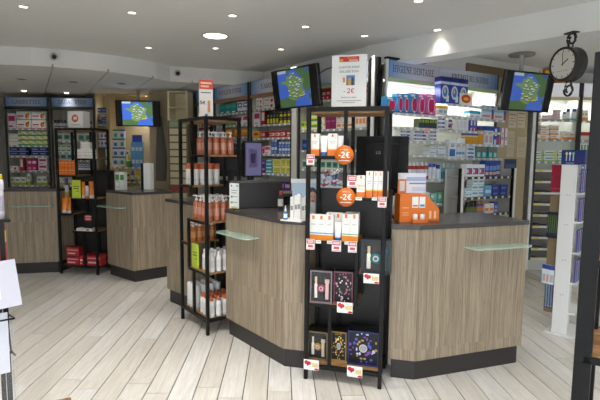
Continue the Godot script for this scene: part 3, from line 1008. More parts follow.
func bay(fr: Fr, xa: float, xb: float, shelves: Array, q: Dictionary) -> Node3D:
	var top: float = q.get("top", LOW)
	var low: float = q.get("low", 0.5)
	var dep: float = q.get("dep", 0.3)
	var xab: float = q.get("xab", xa)
	var xbb: float = q.get("xbb", xb)
	var o := thing("shelf_cabinet", q.label, "shelf unit", fr.xf(0, 0, 0))
	var inner: Material = q.get("inner", M.cabin)
	var st := mb()
	var tri := PackedVector2Array([Vector2(xa, 0), Vector2(xb, 0), Vector2(xbb, -dep), Vector2(xab, -dep)])
	prism(st, tri, 0.0, low)
	part("base", st, q.get("basemat", M.cabin), o)
	st = mb()
	prism(st, PackedVector2Array([Vector2(xab, -dep), Vector2(xbb, -dep), Vector2(xbb, -dep - 0.02), Vector2(xab, -dep - 0.02)]), low, top)
	part("back_panel", st, inner, o)
	for s in [[xa, xab, 1.0], [xb, xbb, -1.0]]:
		st = mb()
		var t: float = 0.016 * s[2]
		prism(st, PackedVector2Array([Vector2(s[0], -0.002), Vector2(s[0] + t, -0.002), Vector2(s[1] + t, -dep), Vector2(s[1], -dep)]), low, top)
		if s[2] in q.get("open", []): continue
		part("side_panel", st, inner, o)
		st = mb()
		bx(st, Vector3(minf(s[0], s[0] + t * 1.6) , low, -0.002), Vector3(maxf(s[0], s[0] + t * 1.6), top, 0.02))
		part("upright", st, q.get("upright", M.upright), o)
	st = mb()
	prism(st, tri, top - 0.02, top)
	part("top_panel", st, inner, o)
	for h in shelves:
		glass_shelf(o, Vector3(0, h, q.get("out", -0.01)), xa + 0.018, xb - 0.004, xab + 0.018, xbb - 0.018, dep - 0.002 + q.get("out", -0.01), q.get("tags", true), q.get("edge", "a4a8a6"), q.get("pane", M.shelfpane))
	if q.has("sign"):
		var sh: float = q.get("signh", 0.17)
		var y1: float = top - 0.005
		var y0 := y1 - sh
		st = mb()
		var a: float = xa + q.get("margin", 0.03); var b: float = xb - q.get("margin", 0.03)
		bx(st, Vector3(a, y0, 0.0), Vector3(b, y1, 0.018), L("c9cfdc"))
		# the printed sky of the sign: blue ends, pale middle, in upright bands
		var bands := 14
		for k in bands:
			var f0 := float(k) / bands
			var fm := f0 + 0.5 / bands
			var e := pow(absf(fm - 0.5) * 2.0, 1.8)
			if q.has("blue"): e = pow(1.0 - fm if q.blue == "left" else fm, 2.6)
			var c := L(q.get("mid", "d4d6e2")).lerp(L(q.get("ends", "5f95d2")), e)
			face(st, Vector3(lerpf(a, b, f0), y0, 0.0185), Vector3((b - a) / bands, 0, 0), Vector3(0, y1 - y0, 0), c)
		var sg := part("sign", st, M.litsign if q.get("lit", false) else M.glossprint, o)
		if q.sign != "": lettering(q.sign, q.get("cap", 0.058), M.ink, sg, Transform3D(Basis(), Vector3((a + b) / 2, (y0 + y1) / 2, 0.0195)), true, false, (b - a) * q.get("wide", 0.7))
		st = mb()
		bx(st, Vector3(xa + 0.02, y0 - 0.045, -0.02), Vector3(xb - 0.02, y0 - 0.003, 0.024))
		part("valance", st, q.get("strip", M.strip_brown), o)
		strip_light(o, xa + 0.08, xb - 0.08, y0 - 0.016, q.get("stripz", -0.1), q.get("light", 0.0))
	return o

func corners(a: Vector2, deg: float) -> Fr:
	return Fr.new(self, Vector3(a.x, 0, a.y), deg)

var hs := {}   # shelf heights by name

func build_cabinets() -> void:
	var a := v2(on_level(217, 88, LOW)); var b := v2(on_level(382, 58, LOW)); var c := v2(on_level(384, 58.5, LOW)); var d := v2(on_level(494, 75, LOW))
	WL = fr_between(a, b)
	WR = fr_between(c, d)
	WA = Fr.new(self, Vector3(-4.9, 0, -7.6), 0.0)
	WB = Fr.new(self, Vector3(at_depth(531, 200, 6.1).x, 0, -6.1), 0.0)
	# left wall bays: shelf heights read where their front edges are seen
	hs.l1 = [WL.sh(235, 112.5), WL.sh(235, 125), WL.sh(235, 137), WL.sh(235, 154), WL.sh(235, 174)]
	hs.l2 = [WL.sh(260, 109), WL.sh(260, 124.8), WL.sh(262, 138), WL.sh(264, 154), WL.sh(264, 173), WL.sh(264, 190)]
	hs.l3 = [WL.sh(340, 98), WL.sh(340, 128.5), WL.sh(340, 150), WL.sh(340, 170), WL.sh(340, 190)]
	bay(WL, WL.sx(196, 95), WL.sx(213, 95), [WL.sh(200, 115), WL.sh(200, 130), WL.sh(200, 150)], {"label": "grey shelf cabinet behind the pump bottle rack, left of the pain sign", "sign": "", "tags": true})
	bay(WL, WL.sx(214.5, 95), WL.sx(249.5, 95), hs.l1, {"label": "grey shelf cabinet under the blue DOULEUR FIEVRE sign", "sign": "DOULEUR FIEVRE"})
	bay(WL, WL.sx(251, 95), WL.sx(293, 95), hs.l2, {"label": "grey shelf cabinet under the blue FAMILLE sign", "sign": "FAMILLE"})
	var xe := WL.sx(371, 80)
	bay(WL, WL.sx(299, 95), xe, hs.l3, {"label": "grey shelf cabinet behind the front rack and its white poster", "sign": "", "strip": M.strip_green, "xbb": xe - 0.23})
	# pale end panel between the second and third bay
	var ep := thing("end_panel", "pale upright panel between two grey shelf cabinets beside the television", "panel", WL.xf(WL.sx(296, 95), 0, 0.0))
	var st := mb(); chamfer(st, Vector3(-0.045, 0, -0.25), Vector3(0.045, LOW - 0.005, 0.03), 0.003); part("board", st, M.cabin, ep)
	# corner post
	var cp := thing("corner_post", "white and black upright post at the corner of the tooth-care cabinet", "post", WL.xf(WL.sx(376.5, 80), 0, 0.03))
	st = mb(); bx(st, Vector3(-0.018, 0, -0.03), Vector3(0.018, LOW + 0.02, 0.03)); part("white_post", st, M.white, cp)
	st = mb(); bx(st, Vector3(-0.055, 0, -0.035), Vector3(-0.02, LOW + 0.01, 0.02)); part("black_strip", st, M.black, cp)
	st = mb(); bx(st, Vector3(0.02, 0, -0.035), Vector3(0.05, LOW + 0.01, 0.015)); part("black_strip", st, M.black, cp)
	# right wall bays
	var zo := 0.13
	hs.r1 = [WR.sh(415, 114, zo), WR.sh(430, 128.5, zo), WR.sh(415, 141, zo), WR.sh(430, 155, zo), WR.sh(425, 179.5, zo), WR.sh(440, 203, zo)]
	hs.r2 = [WR.sh(460, 104.5, zo), WR.sh(485, 119, zo), WR.sh(460, 130.5, zo), WR.sh(485, 144.5, zo), WR.sh(470, 158, zo), WR.sh(470, 182, zo), WR.sh(470, 204, zo)]
	var xm := WR.sx(437.5, 90)
	var xr := WR.sx(497, 90)
	var hyg := bay(WR, 0.02, xm, hs.r1, {"label": "bright white shelf cabinet under the HYGIENE DENTAIRE sign", "sign": "HYGIENE DENTAIRE", "strip": M.strip_green, "inner": M.cabwhite, "xab": 0.25, "light": R_STRIP, "blue": "left", "margin": 0.001, "out": 0.13, "cap": 0.066, "wide": 0.78, "edge": "c4c8c6", "upright": M.cabwhite, "open": [-1.0]})
	bay(WR, xm + 0.002, xr, hs.r2, {"label": "bright white shelf cabinet under the PREMIERS SOINS sign", "sign": "PREMIERS SOINS", "strip": M.strip_green, "inner": M.cabwhite, "light": R_STRIP, "edge": "c4c8c6", "upright": M.upright, "open": [1.0], "blue": "right", "margin": 0.001, "out": 0.13, "cap": 0.062, "wide": 0.62})
	st = mb(); bx(st, Vector3(0.0, LOW - 0.002, 0.0), Vector3(WR.sx(423, 62), LOW + 0.014, 0.05)); part("sign_bar", st, M.black, hyg)  # black bar along the top edge of the sign
	# white wall above the cabinets ends; brown board above and right of them
	var ub := thing("upper_board", "brown board above the PREMIERS SOINS sign under the white cornice", "panel", WR.xf(WR.sx(473, 64), LOW, -0.1))
	st = mb(); bx(st, Vector3(0, 0.002, -0.02), Vector3(1.25, 0.115, 0.02)); part("board", st, M.brown, ub)
	# beige partition with notices
	var x2 := WR.sx(501, 150); var x3 := WR.sx(530.5, 150)
	st = mb(); bx(st, Vector3(x2 - 0.05, 0, -0.12), Vector3(x3, LOW, -0.06))
	var pw := part("wall_partition", st, M.beige, self, WR.xf(0, 0, 0)); structure(pw)
	# low gondola in front of the white bays
	hs.g = [WR.sh(490, 176.5, 0.38), WR.sh(490, 196.5, 0.38), WR.sh(490, 213.5, 0.38)]
	var gx0 := WR.sx(461, 190, 0.38); var gx1 := WR.sx(513, 190, 0.38)
	var go := thing("low_shelf_unit", "low grey shelf unit with white posts behind the right counter", "shelf unit", WR.xf(0, 0, 0.38))
	var gt := WR.sh(512, 169, 0.38)
	st = mb(); bx(st, Vector3(gx0, 0, -0.2), Vector3(gx1, hs.g[2] - 0.03, -0.02)); part("base", st, M.cabin, go)
	st = mb(); bx(st, Vector3(gx0, hs.g[2] - 0.03, -0.225), Vector3(gx1, gt, -0.21)); part("back_panel", st, M.cabin, go)
	for x in [gx0, gx1]:
		if x == gx1:
			st = mb(); bx(st, Vector3(x - 0.012, 0, -0.22), Vector3(x + 0.012, gt, 0.0)); part("side_panel", st, M.cabin, go)
		st = mb(); bx(st, Vector3(x - 0.016, 0, -0.01), Vector3(x + 0.016, gt + 0.01, 0.022)); part("white_post", st, M.white, go)
		st = mb(); bx(st, Vector3(x - 0.034, 0, -0.012), Vector3(x - 0.017, gt + 0.01, 0.016)); part("black_strip", st, M.black, go)
	for h in hs.g:
		glass_shelf(go, Vector3(0, h, -0.005), gx0 + 0.014, gx1 - 0.014, gx0 + 0.014, gx1 - 0.014, 0.2, true, "4a4845", M.cabin)
	# far left bays
	hs.a1 = [WA.sh(30, 128.5), WA.sh(30, 145.5), WA.sh(30, 156), WA.sh(30, 171), WA.sh(30, 185)]
	hs.a2 = [WA.sh(75, 127.5), WA.sh(75, 141), WA.sh(75, 152.5), WA.sh(75, 160), WA.sh(75, 171), WA.sh(75, 185)]
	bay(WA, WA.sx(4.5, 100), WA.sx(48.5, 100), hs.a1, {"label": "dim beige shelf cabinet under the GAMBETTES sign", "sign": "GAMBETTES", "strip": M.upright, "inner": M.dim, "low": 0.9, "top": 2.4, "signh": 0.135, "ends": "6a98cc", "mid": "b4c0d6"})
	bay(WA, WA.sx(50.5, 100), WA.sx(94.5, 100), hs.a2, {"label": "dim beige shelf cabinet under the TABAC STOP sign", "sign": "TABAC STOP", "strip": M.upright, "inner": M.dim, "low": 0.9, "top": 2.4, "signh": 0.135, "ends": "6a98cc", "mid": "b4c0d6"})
	hs.a3 = [WA.sh(102, 113), WA.sh(102, 124), WA.sh(102, 146), WA.sh(120, 167), WA.sh(120, 181.5), WA.sh(120, 191)]
	bay(WA, WA.sx(95.5, 110), WA.sx(108, 110), [hs.a3[0], hs.a3[1], hs.a3[2]], {"label": "narrow beige shelf cabinet right of the TABAC STOP cabinet", "inner": M.beige, "upright": M.beige, "basemat": M.beige, "tags": false})
	bay(WA, WA.sx(108.5, 110), WA.sx(151, 110), [hs.a3[3], hs.a3[4], hs.a3[5]], {"label": "beige shelf cabinet with hanging packs below the far left television", "inner": M.beige, "upright": M.beige, "basemat": M.beige, "tags": true})
	# cream open cabinet over a column of drawers
	var FC := Fr.new(self, Vector3(at_depth(168, 150, 7.0).x, 0, -7.0), 6.0)
	var dw := FC.sx(188, 150)
	var dc := thing("drawer_cabinet", "tall cream cabinet of shallow drawers behind the pump bottle rack", "cabinet", FC.xf(0, 0, 0))
	var y0 := FC.sh(175, 120.5)
	var ytop := LOW - 0.03
	st = mb(); bx(st, Vector3(0, 0, -0.26), Vector3(dw, y0, -0.02)); part("body", st, M.brown, dc)  # brown instead of cream: shade in the drawer gaps is painted in
	for x in [0.0, dw - 0.03]:
		st = mb(); bx(st, Vector3(x, y0, -0.26), Vector3(x + 0.03, ytop, 0)); part("side_panel", st, M.cream, dc)
	st = mb(); bx(st, Vector3(0.03, y0, -0.26), Vector3(dw - 0.03, ytop, -0.245)); part("back_panel", st, M.cream, dc)
	for h in [y0, FC.sh(180, 108), ytop - 0.02]:
		st = mb(); bx(st, Vector3(0.03, h, -0.245), Vector3(dw - 0.03, h + 0.018, -0.005)); part("shelf", st, M.cream, dc)
	var k := 0
	var yy := y0
	while yy > 0.12:
		st = mb()
		bx(st, Vector3(0.03, yy - 0.098, -0.02), Vector3(dw - 0.03, yy - 0.012, 0.004))
		part("drawer", st, M.strip_green if k == 0 else (mat("b05a50", 0.6) if k == 9 else M.cream), dc)
		yy -= 0.108
		k += 1
	# beige wall return with a hanging coat
	st = mb(); bx(st, Vector3(at_depth(152, 150, 7.45).x, 0, -7.5), Vector3(at_depth(168, 150, 7.3).x, LOW, -7.35))
	structure(part("wall_return", st, M.beige, self))
	# right-hand cabinet
	hs.b = [WB.sh(555, 119.7), WB.sh(555, 139.5), WB.sh(555, 161.5)]
	var w1 := WB.sx(578, 130); var w2 := WB.sx(626, 130)
	var o := bay(WB, 0.0, w1, hs.b, {"label": "pale shelf cabinet with curved trays below at the right", "sign": "", "strip": M.cream, "low": 0.14, "inner": mat("c4cac6", 0.6), "light": B_STRIP, "lit": true, "mid": "e6e8ea", "ends": "d2d8e2", "upright": M.upright, "cap": 0.05})
	bay(WB, w1 + 0.005, w2, [WB.sh(585, 120.5), WB.sh(585, 140), WB.sh(585, 150), WB.sh(585, 175), WB.sh(585, 200)], {"label": "pale shelf cabinet partly cut by the right picture edge", "sign": "", "strip": M.cream, "low": 0.14, "inner": mat("c4cac6", 0.6), "light": B_STRIP, "lit": true, "mid": "e6e8ea", "ends": "d2d8e2", "cap": 0.05})
	st = mb(); bx(st, Vector3(-0.045, 0, -0.3), Vector3(-0.004, LOW, 0.02)); part("white_edge", st, M.white, o)
	# curved trays under the shelves
	for i in 8:
		var ty := WB.sh(546, 172.0 + i * 11.2)
		var tr := mb()
		var wd := w1 - 0.06
		var seg := 10
		for j in seg:
			var u0 := float(j) / seg; var u1 := float(j + 1) / seg
			var d0 := -0.05 + 0.045 * sin(PI * u0); var d1 := -0.05 + 0.045 * sin(PI * u1)
			var lo0 := -0.105 + 0.03 * (1.0 - sin(PI * u0)); var lo1 := -0.105 + 0.03 * (1.0 - sin(PI * u1))
			var xa := 0.03 + wd * u0; var xb := 0.03 + wd * u1
			var A := Vector3(xa, lo0, d0); var B := Vector3(xb, lo1, d1); var C := Vector3(xb, 0, d1); var D := Vector3(xa, 0, d0)
			for p in [A, D, C, A, C, B]: vert(tr, p, Vector2.ZERO, Color.WHITE)
		var t := part("tray", tr, M.trayplastic, o, Transform3D(Basis(), Vector3(0, ty, 0)))
		var lip := mb()
		bx(lip, Vector3(0.02, 0.0, -0.28), Vector3(w1 - 0.02, 0.03, 0.0), L("dcdcd6"))
		bx(lip, Vector3(0.05, 0.004, 0.0), Vector3(0.13, 0.026, 0.003), L("e0d04c"))
		part("tray_rail", lip, M.flat, t)
	st = mb(); bx(st, Vector3(0.02, 0.14, -0.02), Vector3(w1 - 0.02, 0.17, 0.006)); part("foot_rail", st, M.cream, o)

const R_STRIP := 0.75
const B_STRIP := 0.45

# ---------------------------------------------------------------- black racks
const RW := 0.52
const RD := 0.33
const RH := 1.81

func rack(fr: Fr, label: String, shelves: Array, dividers: Array, t := 0.026) -> Node3D:
	var o := thing("display_rack", label, "shelf rack", fr.xf(0, 0, 0))
	var pm: ArrayMesh
	var st := mb(); chamfer(st, Vector3(0, 0, -t), Vector3(t, RH, 0), 0.002); pm = done(st)
	for x in [0.0, RW - t]:
		for z in [0.0, -RD + t]:
			mi("post", pm, M.black, o, Transform3D(Basis(), Vector3(x, 0, z)))
	for h in [RH - t, shelves[0][2] - 0.026]:
		var s := mb()
		bx(s, Vector3(t, h, -t), Vector3(RW - t, h + t, 0))
		bx(s, Vector3(t, h, -RD), Vector3(RW - t, h + t, -RD + t))
		bx(s, Vector3(0.002, h, -RD + t), Vector3(t - 0.002, h + t, -t))
		bx(s, Vector3(RW - t + 0.002, h, -RD + t), Vector3(RW - 0.002, h + t, -t))
		part("top_frame" if h > 1 else "bottom_frame", s, M.black, o)
	var tb := mb()
	bx(tb, Vector3(t, RH - t - 0.012, -RD + t), Vector3(RW - t, RH - 0.004, -t))
	part("top_board", tb, M.oak, o)
	for q in shelves:
		var s := mb()
		bx(s, Vector3(q[0] + 0.004, q[2] - 0.016, -RD + 0.02), Vector3(q[1] - 0.004, q[2], -0.012))
		var sh := part("shelf", s, M.oak, o)
		if q[2] > 0.3:
			for z in [-0.012, -RD]:
				var r := mb()
				bx(r, Vector3(q[0], q[2] - 0.022, z), Vector3(q[1], q[2] - 0.002, z + (0.012 if z > -0.1 else 0.02)))
				part("shelf_rail", r, M.black, sh)
	for q in dividers:
		for z in [0.0, -RD + 0.022]:
			var s := mb()
			bx(s, Vector3(q[0] - 0.011, q[1], z - 0.022), Vector3(q[0] + 0.011, q[2], z))
			part("divider_post", s, M.black, o)
	return o

func build_racks() -> void:
	# front rack
	var h := [R3.sh(345, 369), R3.sh(320, 155.5), R3.sh(372, 198), R3.sh(330, 241), R3.sh(376, 275), R3.sh(322, 304)]
	var m1 := R3.sx(345.5, 130); var m2 := R3.sx(356.5, 260); var m3 := R3.sx(329.5, 330)
	rack(R3, "black metal display rack with wooden shelves at the front between two counters", [[0.0, RW, h[0]], [0.026, m1, h[1]], [m1, RW - 0.026, h[2]], [0.026, m2, h[3]], [m2, RW - 0.026, h[4]], [0.026, m2, h[5]]], [[m1, h[2], RH - 0.026], [m2, h[5], h[3]], [m3, h[0], h[5] - 0.02]])
	hs.f = h; hs.fm = [m1, m2, m3]
	# side rack of pump bottles
	var g := [R2.sh(194, 312.5), R2.sh(197, 154.5), R2.sh(184, 184.5), R2.sh(197, 220.5), R2.sh(184, 241.5), R2.sh(197, 270.5)]
	var n1 := R2.sx(190.5, 130); var n2 := R2.sx(187.8, 245)
	rack(R2, "black metal display rack holding coral pump bottles, turned to the left", [[0.0, RW, g[0]], [n1, RW - 0.026, g[1]], [0.026, n1, g[2]], [n2, RW - 0.026, g[3]], [0.026, n2, g[4]], [n2, RW - 0.026, g[5]]], [[n1, g[2], RH - 0.026], [n2, g[5], g[3]], [R2.sx(193, 290), g[0], g[5] - 0.02]])
	hs.s = g; hs.sm = [n1, n2]
	# far rack
	var e := [R1.sh(78, 265.5), R1.sh(85, 158.5), R1.sh(66, 175), R1.sh(86, 198.5), R1.sh(66, 213.5), R1.sh(88, 231.5)]
	var k1 := R1.sx(75.5, 160); var k2 := R1.sx(71.5, 200)
	rack(R1, "black metal display rack in the dim far left corner", [[0.0, RW, e[0]], [k1, RW - 0.026, e[1]], [0.026, k1, e[2]], [k2, RW - 0.026, e[3]], [0.026, k2, e[4]], [k2, RW - 0.026, e[5]]], [[k1, e[2], RH - 0.026], [k2, e[4], e[3]], [R1.sx(84.5, 250), e[0], e[5] - 0.02]])
	hs.e = e; hs.em = [k1, k2]
	# near rack at the right picture edge
	var R4 := Fr.new(self, on_level(595, 52, RH), 36.0)
	hs.r4 = R4
	rack(R4, "black metal display rack cut by the right picture edge", [[0.0, RW, 0.17], [0.026, RW - 0.026, 0.62], [0.026, RW - 0.026, 0.9], [0.026, RW - 0.026, 1.2], [0.026, RW - 0.026, 1.5]], [], 0.046)

# ---------------------------------------------------------------- televisions, clock, till things
func television(called: String, label: String, xf: Transform3D, w: float, h: float, e: float) -> Node3D:
	var o := thing(called, label, "television", xf)
	var st := mb(); chamfer(st, Vector3(-w / 2, -h / 2, -0.05), Vector3(w / 2, h / 2, 0), 0.006); part("casing", st, M.blackgloss, o)
	var s := mb()
	var x0 := -w * 0.345; var x1 := w * 0.34; var y0 := -h * 0.455; var y1 := h * 0.455
	for p in [[x0, y0, 0, 1], [x0, y1, 0, 0], [x1, y1, 1, 0], [x0, y0, 0, 1], [x1, y1, 1, 0], [x1, y0, 1, 1]]:
		vert(s, Vector3(p[0], p[1], 0.0012), Vector2(p[2], p[3]), Color.WHITE)
	var m := mat("101010", 0.2)
	if not cache.has("weather"): cache.weather = weather_texture()
	m.emission_enabled = true
	m.emission_texture = cache.weather
	m.emission = Color.BLACK
	m.emission_energy_multiplier = e
	part("screen", s, m, o)
	var l := AreaLight3D.new()
	l.name = "screen_light"
	l.area_size = Vector2(x1 - x0, y1 - y0)
	l.light_energy = 0.05 * e
	l.light_color = Color("a8c0e8")
	l.shadow_enabled = true
	l.position = Vector3((x0 + x1) / 2, 0, 0.01)
	l.rotation.y = PI
	o.add_child(l)
	return o

func tube_obj(called: String, pts: Array, r: float, m: Material, parent: Node) -> void:
	var st := mb(); tube(st, pts, r); part(called, st, m, parent)

func monitor(label: String, foot: Transform3D, w: float, h: float, lit: bool, lift := 0.0) -> Node3D:
	var o := thing("monitor", label, "monitor", foot.translated(Vector3(0, lift, 0)))
	var st := mb()
	chamfer(st, Vector3(-w / 2, 0.11, -0.03), Vector3(w / 2, 0.11 + h, 0.01), 0.005)
	chamfer(st, Vector3(-w * .32, 0.16, -0.055), Vector3(w * .32, 0.06 + h, -0.03), 0.006)
	part("casing", st, M.black, o)
	st = mb()
	face(st, Vector3(-w / 2 + .014, 0.124, 0.0108), Vector3(w - .028, 0, 0), Vector3(0, h - .028, 0))
	if lit:
		st = mb()
		painted(st, Vector3(-w / 2 + .014, 0.124, 0.0108), Vector3(w - .028, 0, 0), Vector3(0, h - .028, 0), Color.WHITE, [])
	var sc := part("screen", st, cache.screen_on if lit else M.blackgloss, o)
	if lit:
		var p := mb()
		face(p, Vector3(-0.05, 0.2, 0.0118), Vector3(0.09, 0, 0), Vector3(0, 0.17, 0), L("6a5a8c"))
		face(p, Vector3(-0.03, 0.24, 0.0124), Vector3(0.05, 0, 0), Vector3(0, 0.09, 0), L("3c3458"))
		part("product_picture", p, M.flat, sc)
	st = mb()
	bx(st, Vector3(-0.03, 0.01 - lift, -0.045), Vector3(0.03, 0.2, -0.03))
	part("stand_neck", st, M.black, o)
	st = mb()
	prism(st, PackedVector2Array([Vector2(-0.1, 0.05), Vector2(0.1, 0.05), Vector2(0.12, -0.08), Vector2(-0.12, -0.08)]), -lift, 0.012 - lift)
	part("stand_foot", st, M.black, o)
	return o

func build_fittings() -> void:
	var sm := mat("202024", 0.3)
	sm.emission_enabled = true
	sm.emission = Color("a9a4e0")
	sm.emission_energy_multiplier = 0.24
	cache.screen_on = sm
	# televisions with the weather map
	var c := WL.hit(294.3, 88, 0.35)
	var tw := television("television", "hanging television with weather map left of the white poster", Transform3D(WL.b * Basis(Vector3.RIGHT, 0.16), WL.at(c.x, c.y, 0.35)), 0.74, 0.435, 0.5)
	tube_obj("wall_arm", [Vector3(0, 0.05, -0.05), Vector3(0.05, 0.06, -0.2), Vector3(0.05, 0.06, -0.42)], 0.018, M.black, tw)
	tube_obj("cable", [Vector3(0.3, 0.1, -0.05), Vector3(0.4, 0.15, -0.12), Vector3(0.46, 0.19, -0.38), Vector3(0.5, 0.2, -0.4)], 0.006, M.black, tw)
	var p := at_depth(528.5, 92, 5.25)
	var tr := television("television", "tilted television with weather map below the ceiling plate at the right", Transform3D(Basis(Vector3.UP, deg_to_rad(21.0)) * Basis(Vector3.RIGHT, 0.16), p), 0.72, 0.435, 0.5)
	var disc := on_level(522, 54, CEIL)
	var loc := tr.transform.affine_inverse() * disc
	tube_obj("ceiling_pole", [tr.transform.affine_inverse() * Vector3(disc.x, p.y + 0.05, disc.z), loc], 0.025, M.trim_white, tr)
	var st := mb(); lathe(st, [[0, 0, Color.WHITE], [0.14, 0.0, Color.WHITE], [0.14, 0.018, Color.WHITE], [0, 0.018, Color.WHITE]], 28)
	part("ceiling_plate", st, M.grey, tr, Transform3D(tr.transform.basis.inverse(), tr.transform.affine_inverse() * (disc - Vector3(0, 0.018, 0))))
	st = mb(); tube(st, [Vector3(0, 0.05, -0.05), tr.transform.affine_inverse() * Vector3(disc.x, p.y + 0.06, disc.z)], 0.02); part("wall_arm", st, M.black, tr)
	p = at_depth(137.6, 113.6, 7.05)
	var tl := television("television", "far television with weather map under the lower ceiling", Transform3D(Basis(Vector3.UP, 0.05) * Basis(Vector3.RIGHT, 0.08), p), 0.66, 0.385, 0.95)
	tube_obj("ceiling_pole", [Vector3(0, 0.1, -0.07), Vector3(0, LOW - p.y - 0.02, -0.07 + 0.0)], 0.025, M.grey, tl)
	# small camera dome
	var dome := thing("dome_camera", "small grey dome camera under the lower ceiling beside the far television", "camera", Transform3D(Basis(), on_level(166, 94.5, LOW)))
	st = mb(); lathe(st, [[0.05, 0, Color.WHITE], [0.05, -0.02, Color.WHITE], [0.035, -0.045, Color.WHITE]], 18); part("housing", st, M.trim_white, dome)
	st = mb(); lathe(st, [[0.035, -0.045, Color.WHITE], [0.028, -0.065, Color.WHITE], [0, -0.075, Color.WHITE]], 18); part("lens", st, M.blackgloss, dome)
	# clock hanging from the beam
	clock()
	# monitors on and behind the counters
	var mc := R3.hit(381, 205, -0.55)
	var mon := monitor("black monitor seen from behind on the right counter beside the front rack", R3.xf(mc.x, TOP, -0.55, PI - 0.1), 0.38, 0.43, false, 0.05)
	lettering("LG", 0.022, M.grey, mon, Transform3D(Basis(Vector3.UP, PI), Vector3(0.02, 0.42, -0.056)), false)
	var q := at_depth(253, 160, 4.3)
	monitor("monitor with a lit lilac screen behind the left till screen", Transform3D(Basis(Vector3.UP, deg_to_rad(38.0)), Vector3(q.x, 1.14, q.z)), 0.2, 0.33, true, 0.05)
	q = at_depth(231, 160, 4.42)
	monitor("black monitor back left of the lit lilac screen", Transform3D(Basis(Vector3.UP, PI + 0.1), Vector3(q.x, 1.14, q.z)), 0.38, 0.32, false, 0.05)
	# desk behind the counter that carries those monitors
	var dk := thing("back_desk", "low dark desk behind the left till screen", "desk", Transform3D(Basis(Vector3.UP, 0.25), Vector3(-0.32, 0, -4.55)))
	st = mb(); bx(st, Vector3(-0.38, 1.11, -0.16), Vector3(0.4, 1.14, 0.2)); part("desk_top", st, M.worktop, dk)
	st = mb(); bx(st, Vector3(-0.1, 0, -0.14), Vector3(0.36, 1.11, 0.1)); part("pedestal", st, M.dark, dk)
	# small white receipt printer
	q = at_depth(267.5, 180, 4.22)
	var rp := thing("receipt_printer", "small white receipt printer with orange logo beside the lilac screen", "printer", Transform3D(Basis(Vector3.UP, -0.15), Vector3(q.x, 1.14, q.z)))
	st = mb(); prism(st, PackedVector2Array([Vector2(-.06, .06), Vector2(.06, .06), Vector2(.06, -.06), Vector2(-.06, -.06)]), 0, 0.1); part("casing", st, M.white, rp)
	st = mb(); oval(st, Vector3(0.01, 0.06, 0.061), 0.03, 0.012, L("e07020")); part("logo", st, M.flat, rp)
	# poster standing on the front rack
	var pa := R3.hit(331.5, 104, -0.1); var pb := R3.hit(366, 104, -0.1)
	var ph := R3.sh(348, 55, -0.1) - RH
	var pw := pb.x - pa.x
	var po := thing("poster_board", "white promotional poster with red header standing on the front rack", "poster", R3.xf((pa.x + pb.x) / 2, RH, -0.1))
	st = mb(); bx(st, Vector3(-pw / 2, 0, -0.004), Vector3(pw / 2, ph, 0.004)); part("board", st, M.white, po)
	st = mb(); painted(st, Vector3(-pw * .29, ph * .87, 0.0045), Vector3(pw * .57, 0, 0), Vector3(0, ph * .1, 0), L("c23a2c"), [[.0, .1, .2, .5, L("e0a040")], [.4, .5, .9, .9, L("d86a50")], [.5, .1, .95, .4, L("e8b0a0")]]); part("header_print", st, M.print, po)
	st = mb(); painted(st, Vector3(-pw * .21, ph * .43, 0.0045), Vector3(pw * .38, 0, 0), Vector3(0, ph * .19, 0), L("e4ddd0"), [[0, .0, .3, 1, L("f0e6d8")], [.1, .3, .25, .8, L("e0843c")], [.35, .0, 1, .6, L("6f7c84")], [.35, .6, 1, 1, L("4f86c8")], [.5, 0, .7, .7, L("c8a04c")], [.75, 0, .9, .8, L("3a4854")]]); part("photo_print", st, M.print, po)
	for t in [["LA ROCHE POSAY", .77, .0125, M.ink], ["SOLAIRE TOUS", .69, .0125, M.ink], ["- 2€", .325, .03, M.red], ["Remise en caisse", .205, .009, M.ink]]:
		lettering(t[0], t[2], t[3], po, Transform3D(Basis(), Vector3(0, ph * t[1], 0.0048)), true, t[2] > .02, pw * .6)
	st = mb()
	face(st, Vector3(-pw * .34, ph * .135, 0.0045), Vector3(pw * .7, 0, 0), Vector3(0, ph * .012, 0), L("9a9a98"))
	face(st, Vector3(-pw * .18, ph * .1, 0.0045), Vector3(pw * .36, 0, 0), Vector3(0, ph * .012, 0), L("9a9a98"))
	part("small_print", st, M.print, po)
	# poster standing on the side rack
	var fx := R2.xf(0.2, RH, -0.17)
	fx.basis = Basis(Vector3.UP, deg_to_rad(20.0))
	var ps := thing("poster_card", "tall white price card with red header standing on the pump bottle rack", "poster", fx)
	st = mb(); bx(st, Vector3(-0.058, 0, -0.02), Vector3(0.058, 0.335, 0.02)); part("board", st, M.white, ps)
	st = mb(); painted(st, Vector3(-0.058, 0.255, 0.0205), Vector3(.116, 0, 0), Vector3(0, .08, 0), L("d8503c"), [[.1, .55, .9, .75, L("f0d0c0")], [.1, .2, .7, .4, L("f0c890")]]); part("header_print", st, M.print, ps)
	st = mb(); face(st, Vector3(-0.045, 0.222, 0.0205), Vector3(0.085, 0, 0), Vector3(0, 0.007, 0), L("3a3c42")); part("small_print", st, M.print, ps)
	lettering("5€", 0.03, M.ink, ps, Transform3D(Basis(), Vector3(-0.03, 0.14, 0.021)), false)
	st = mb(); painted(st, Vector3(0.012, 0.06, 0.0205), Vector3(.022, 0, 0), Vector3(0, .1, 0), L("e0a070"), []); oval(st, Vector3(0.0, 0.035, 0.021), 0.014, 0.01, L("3a80a0")); part("bottle_print", st, M.print, ps)

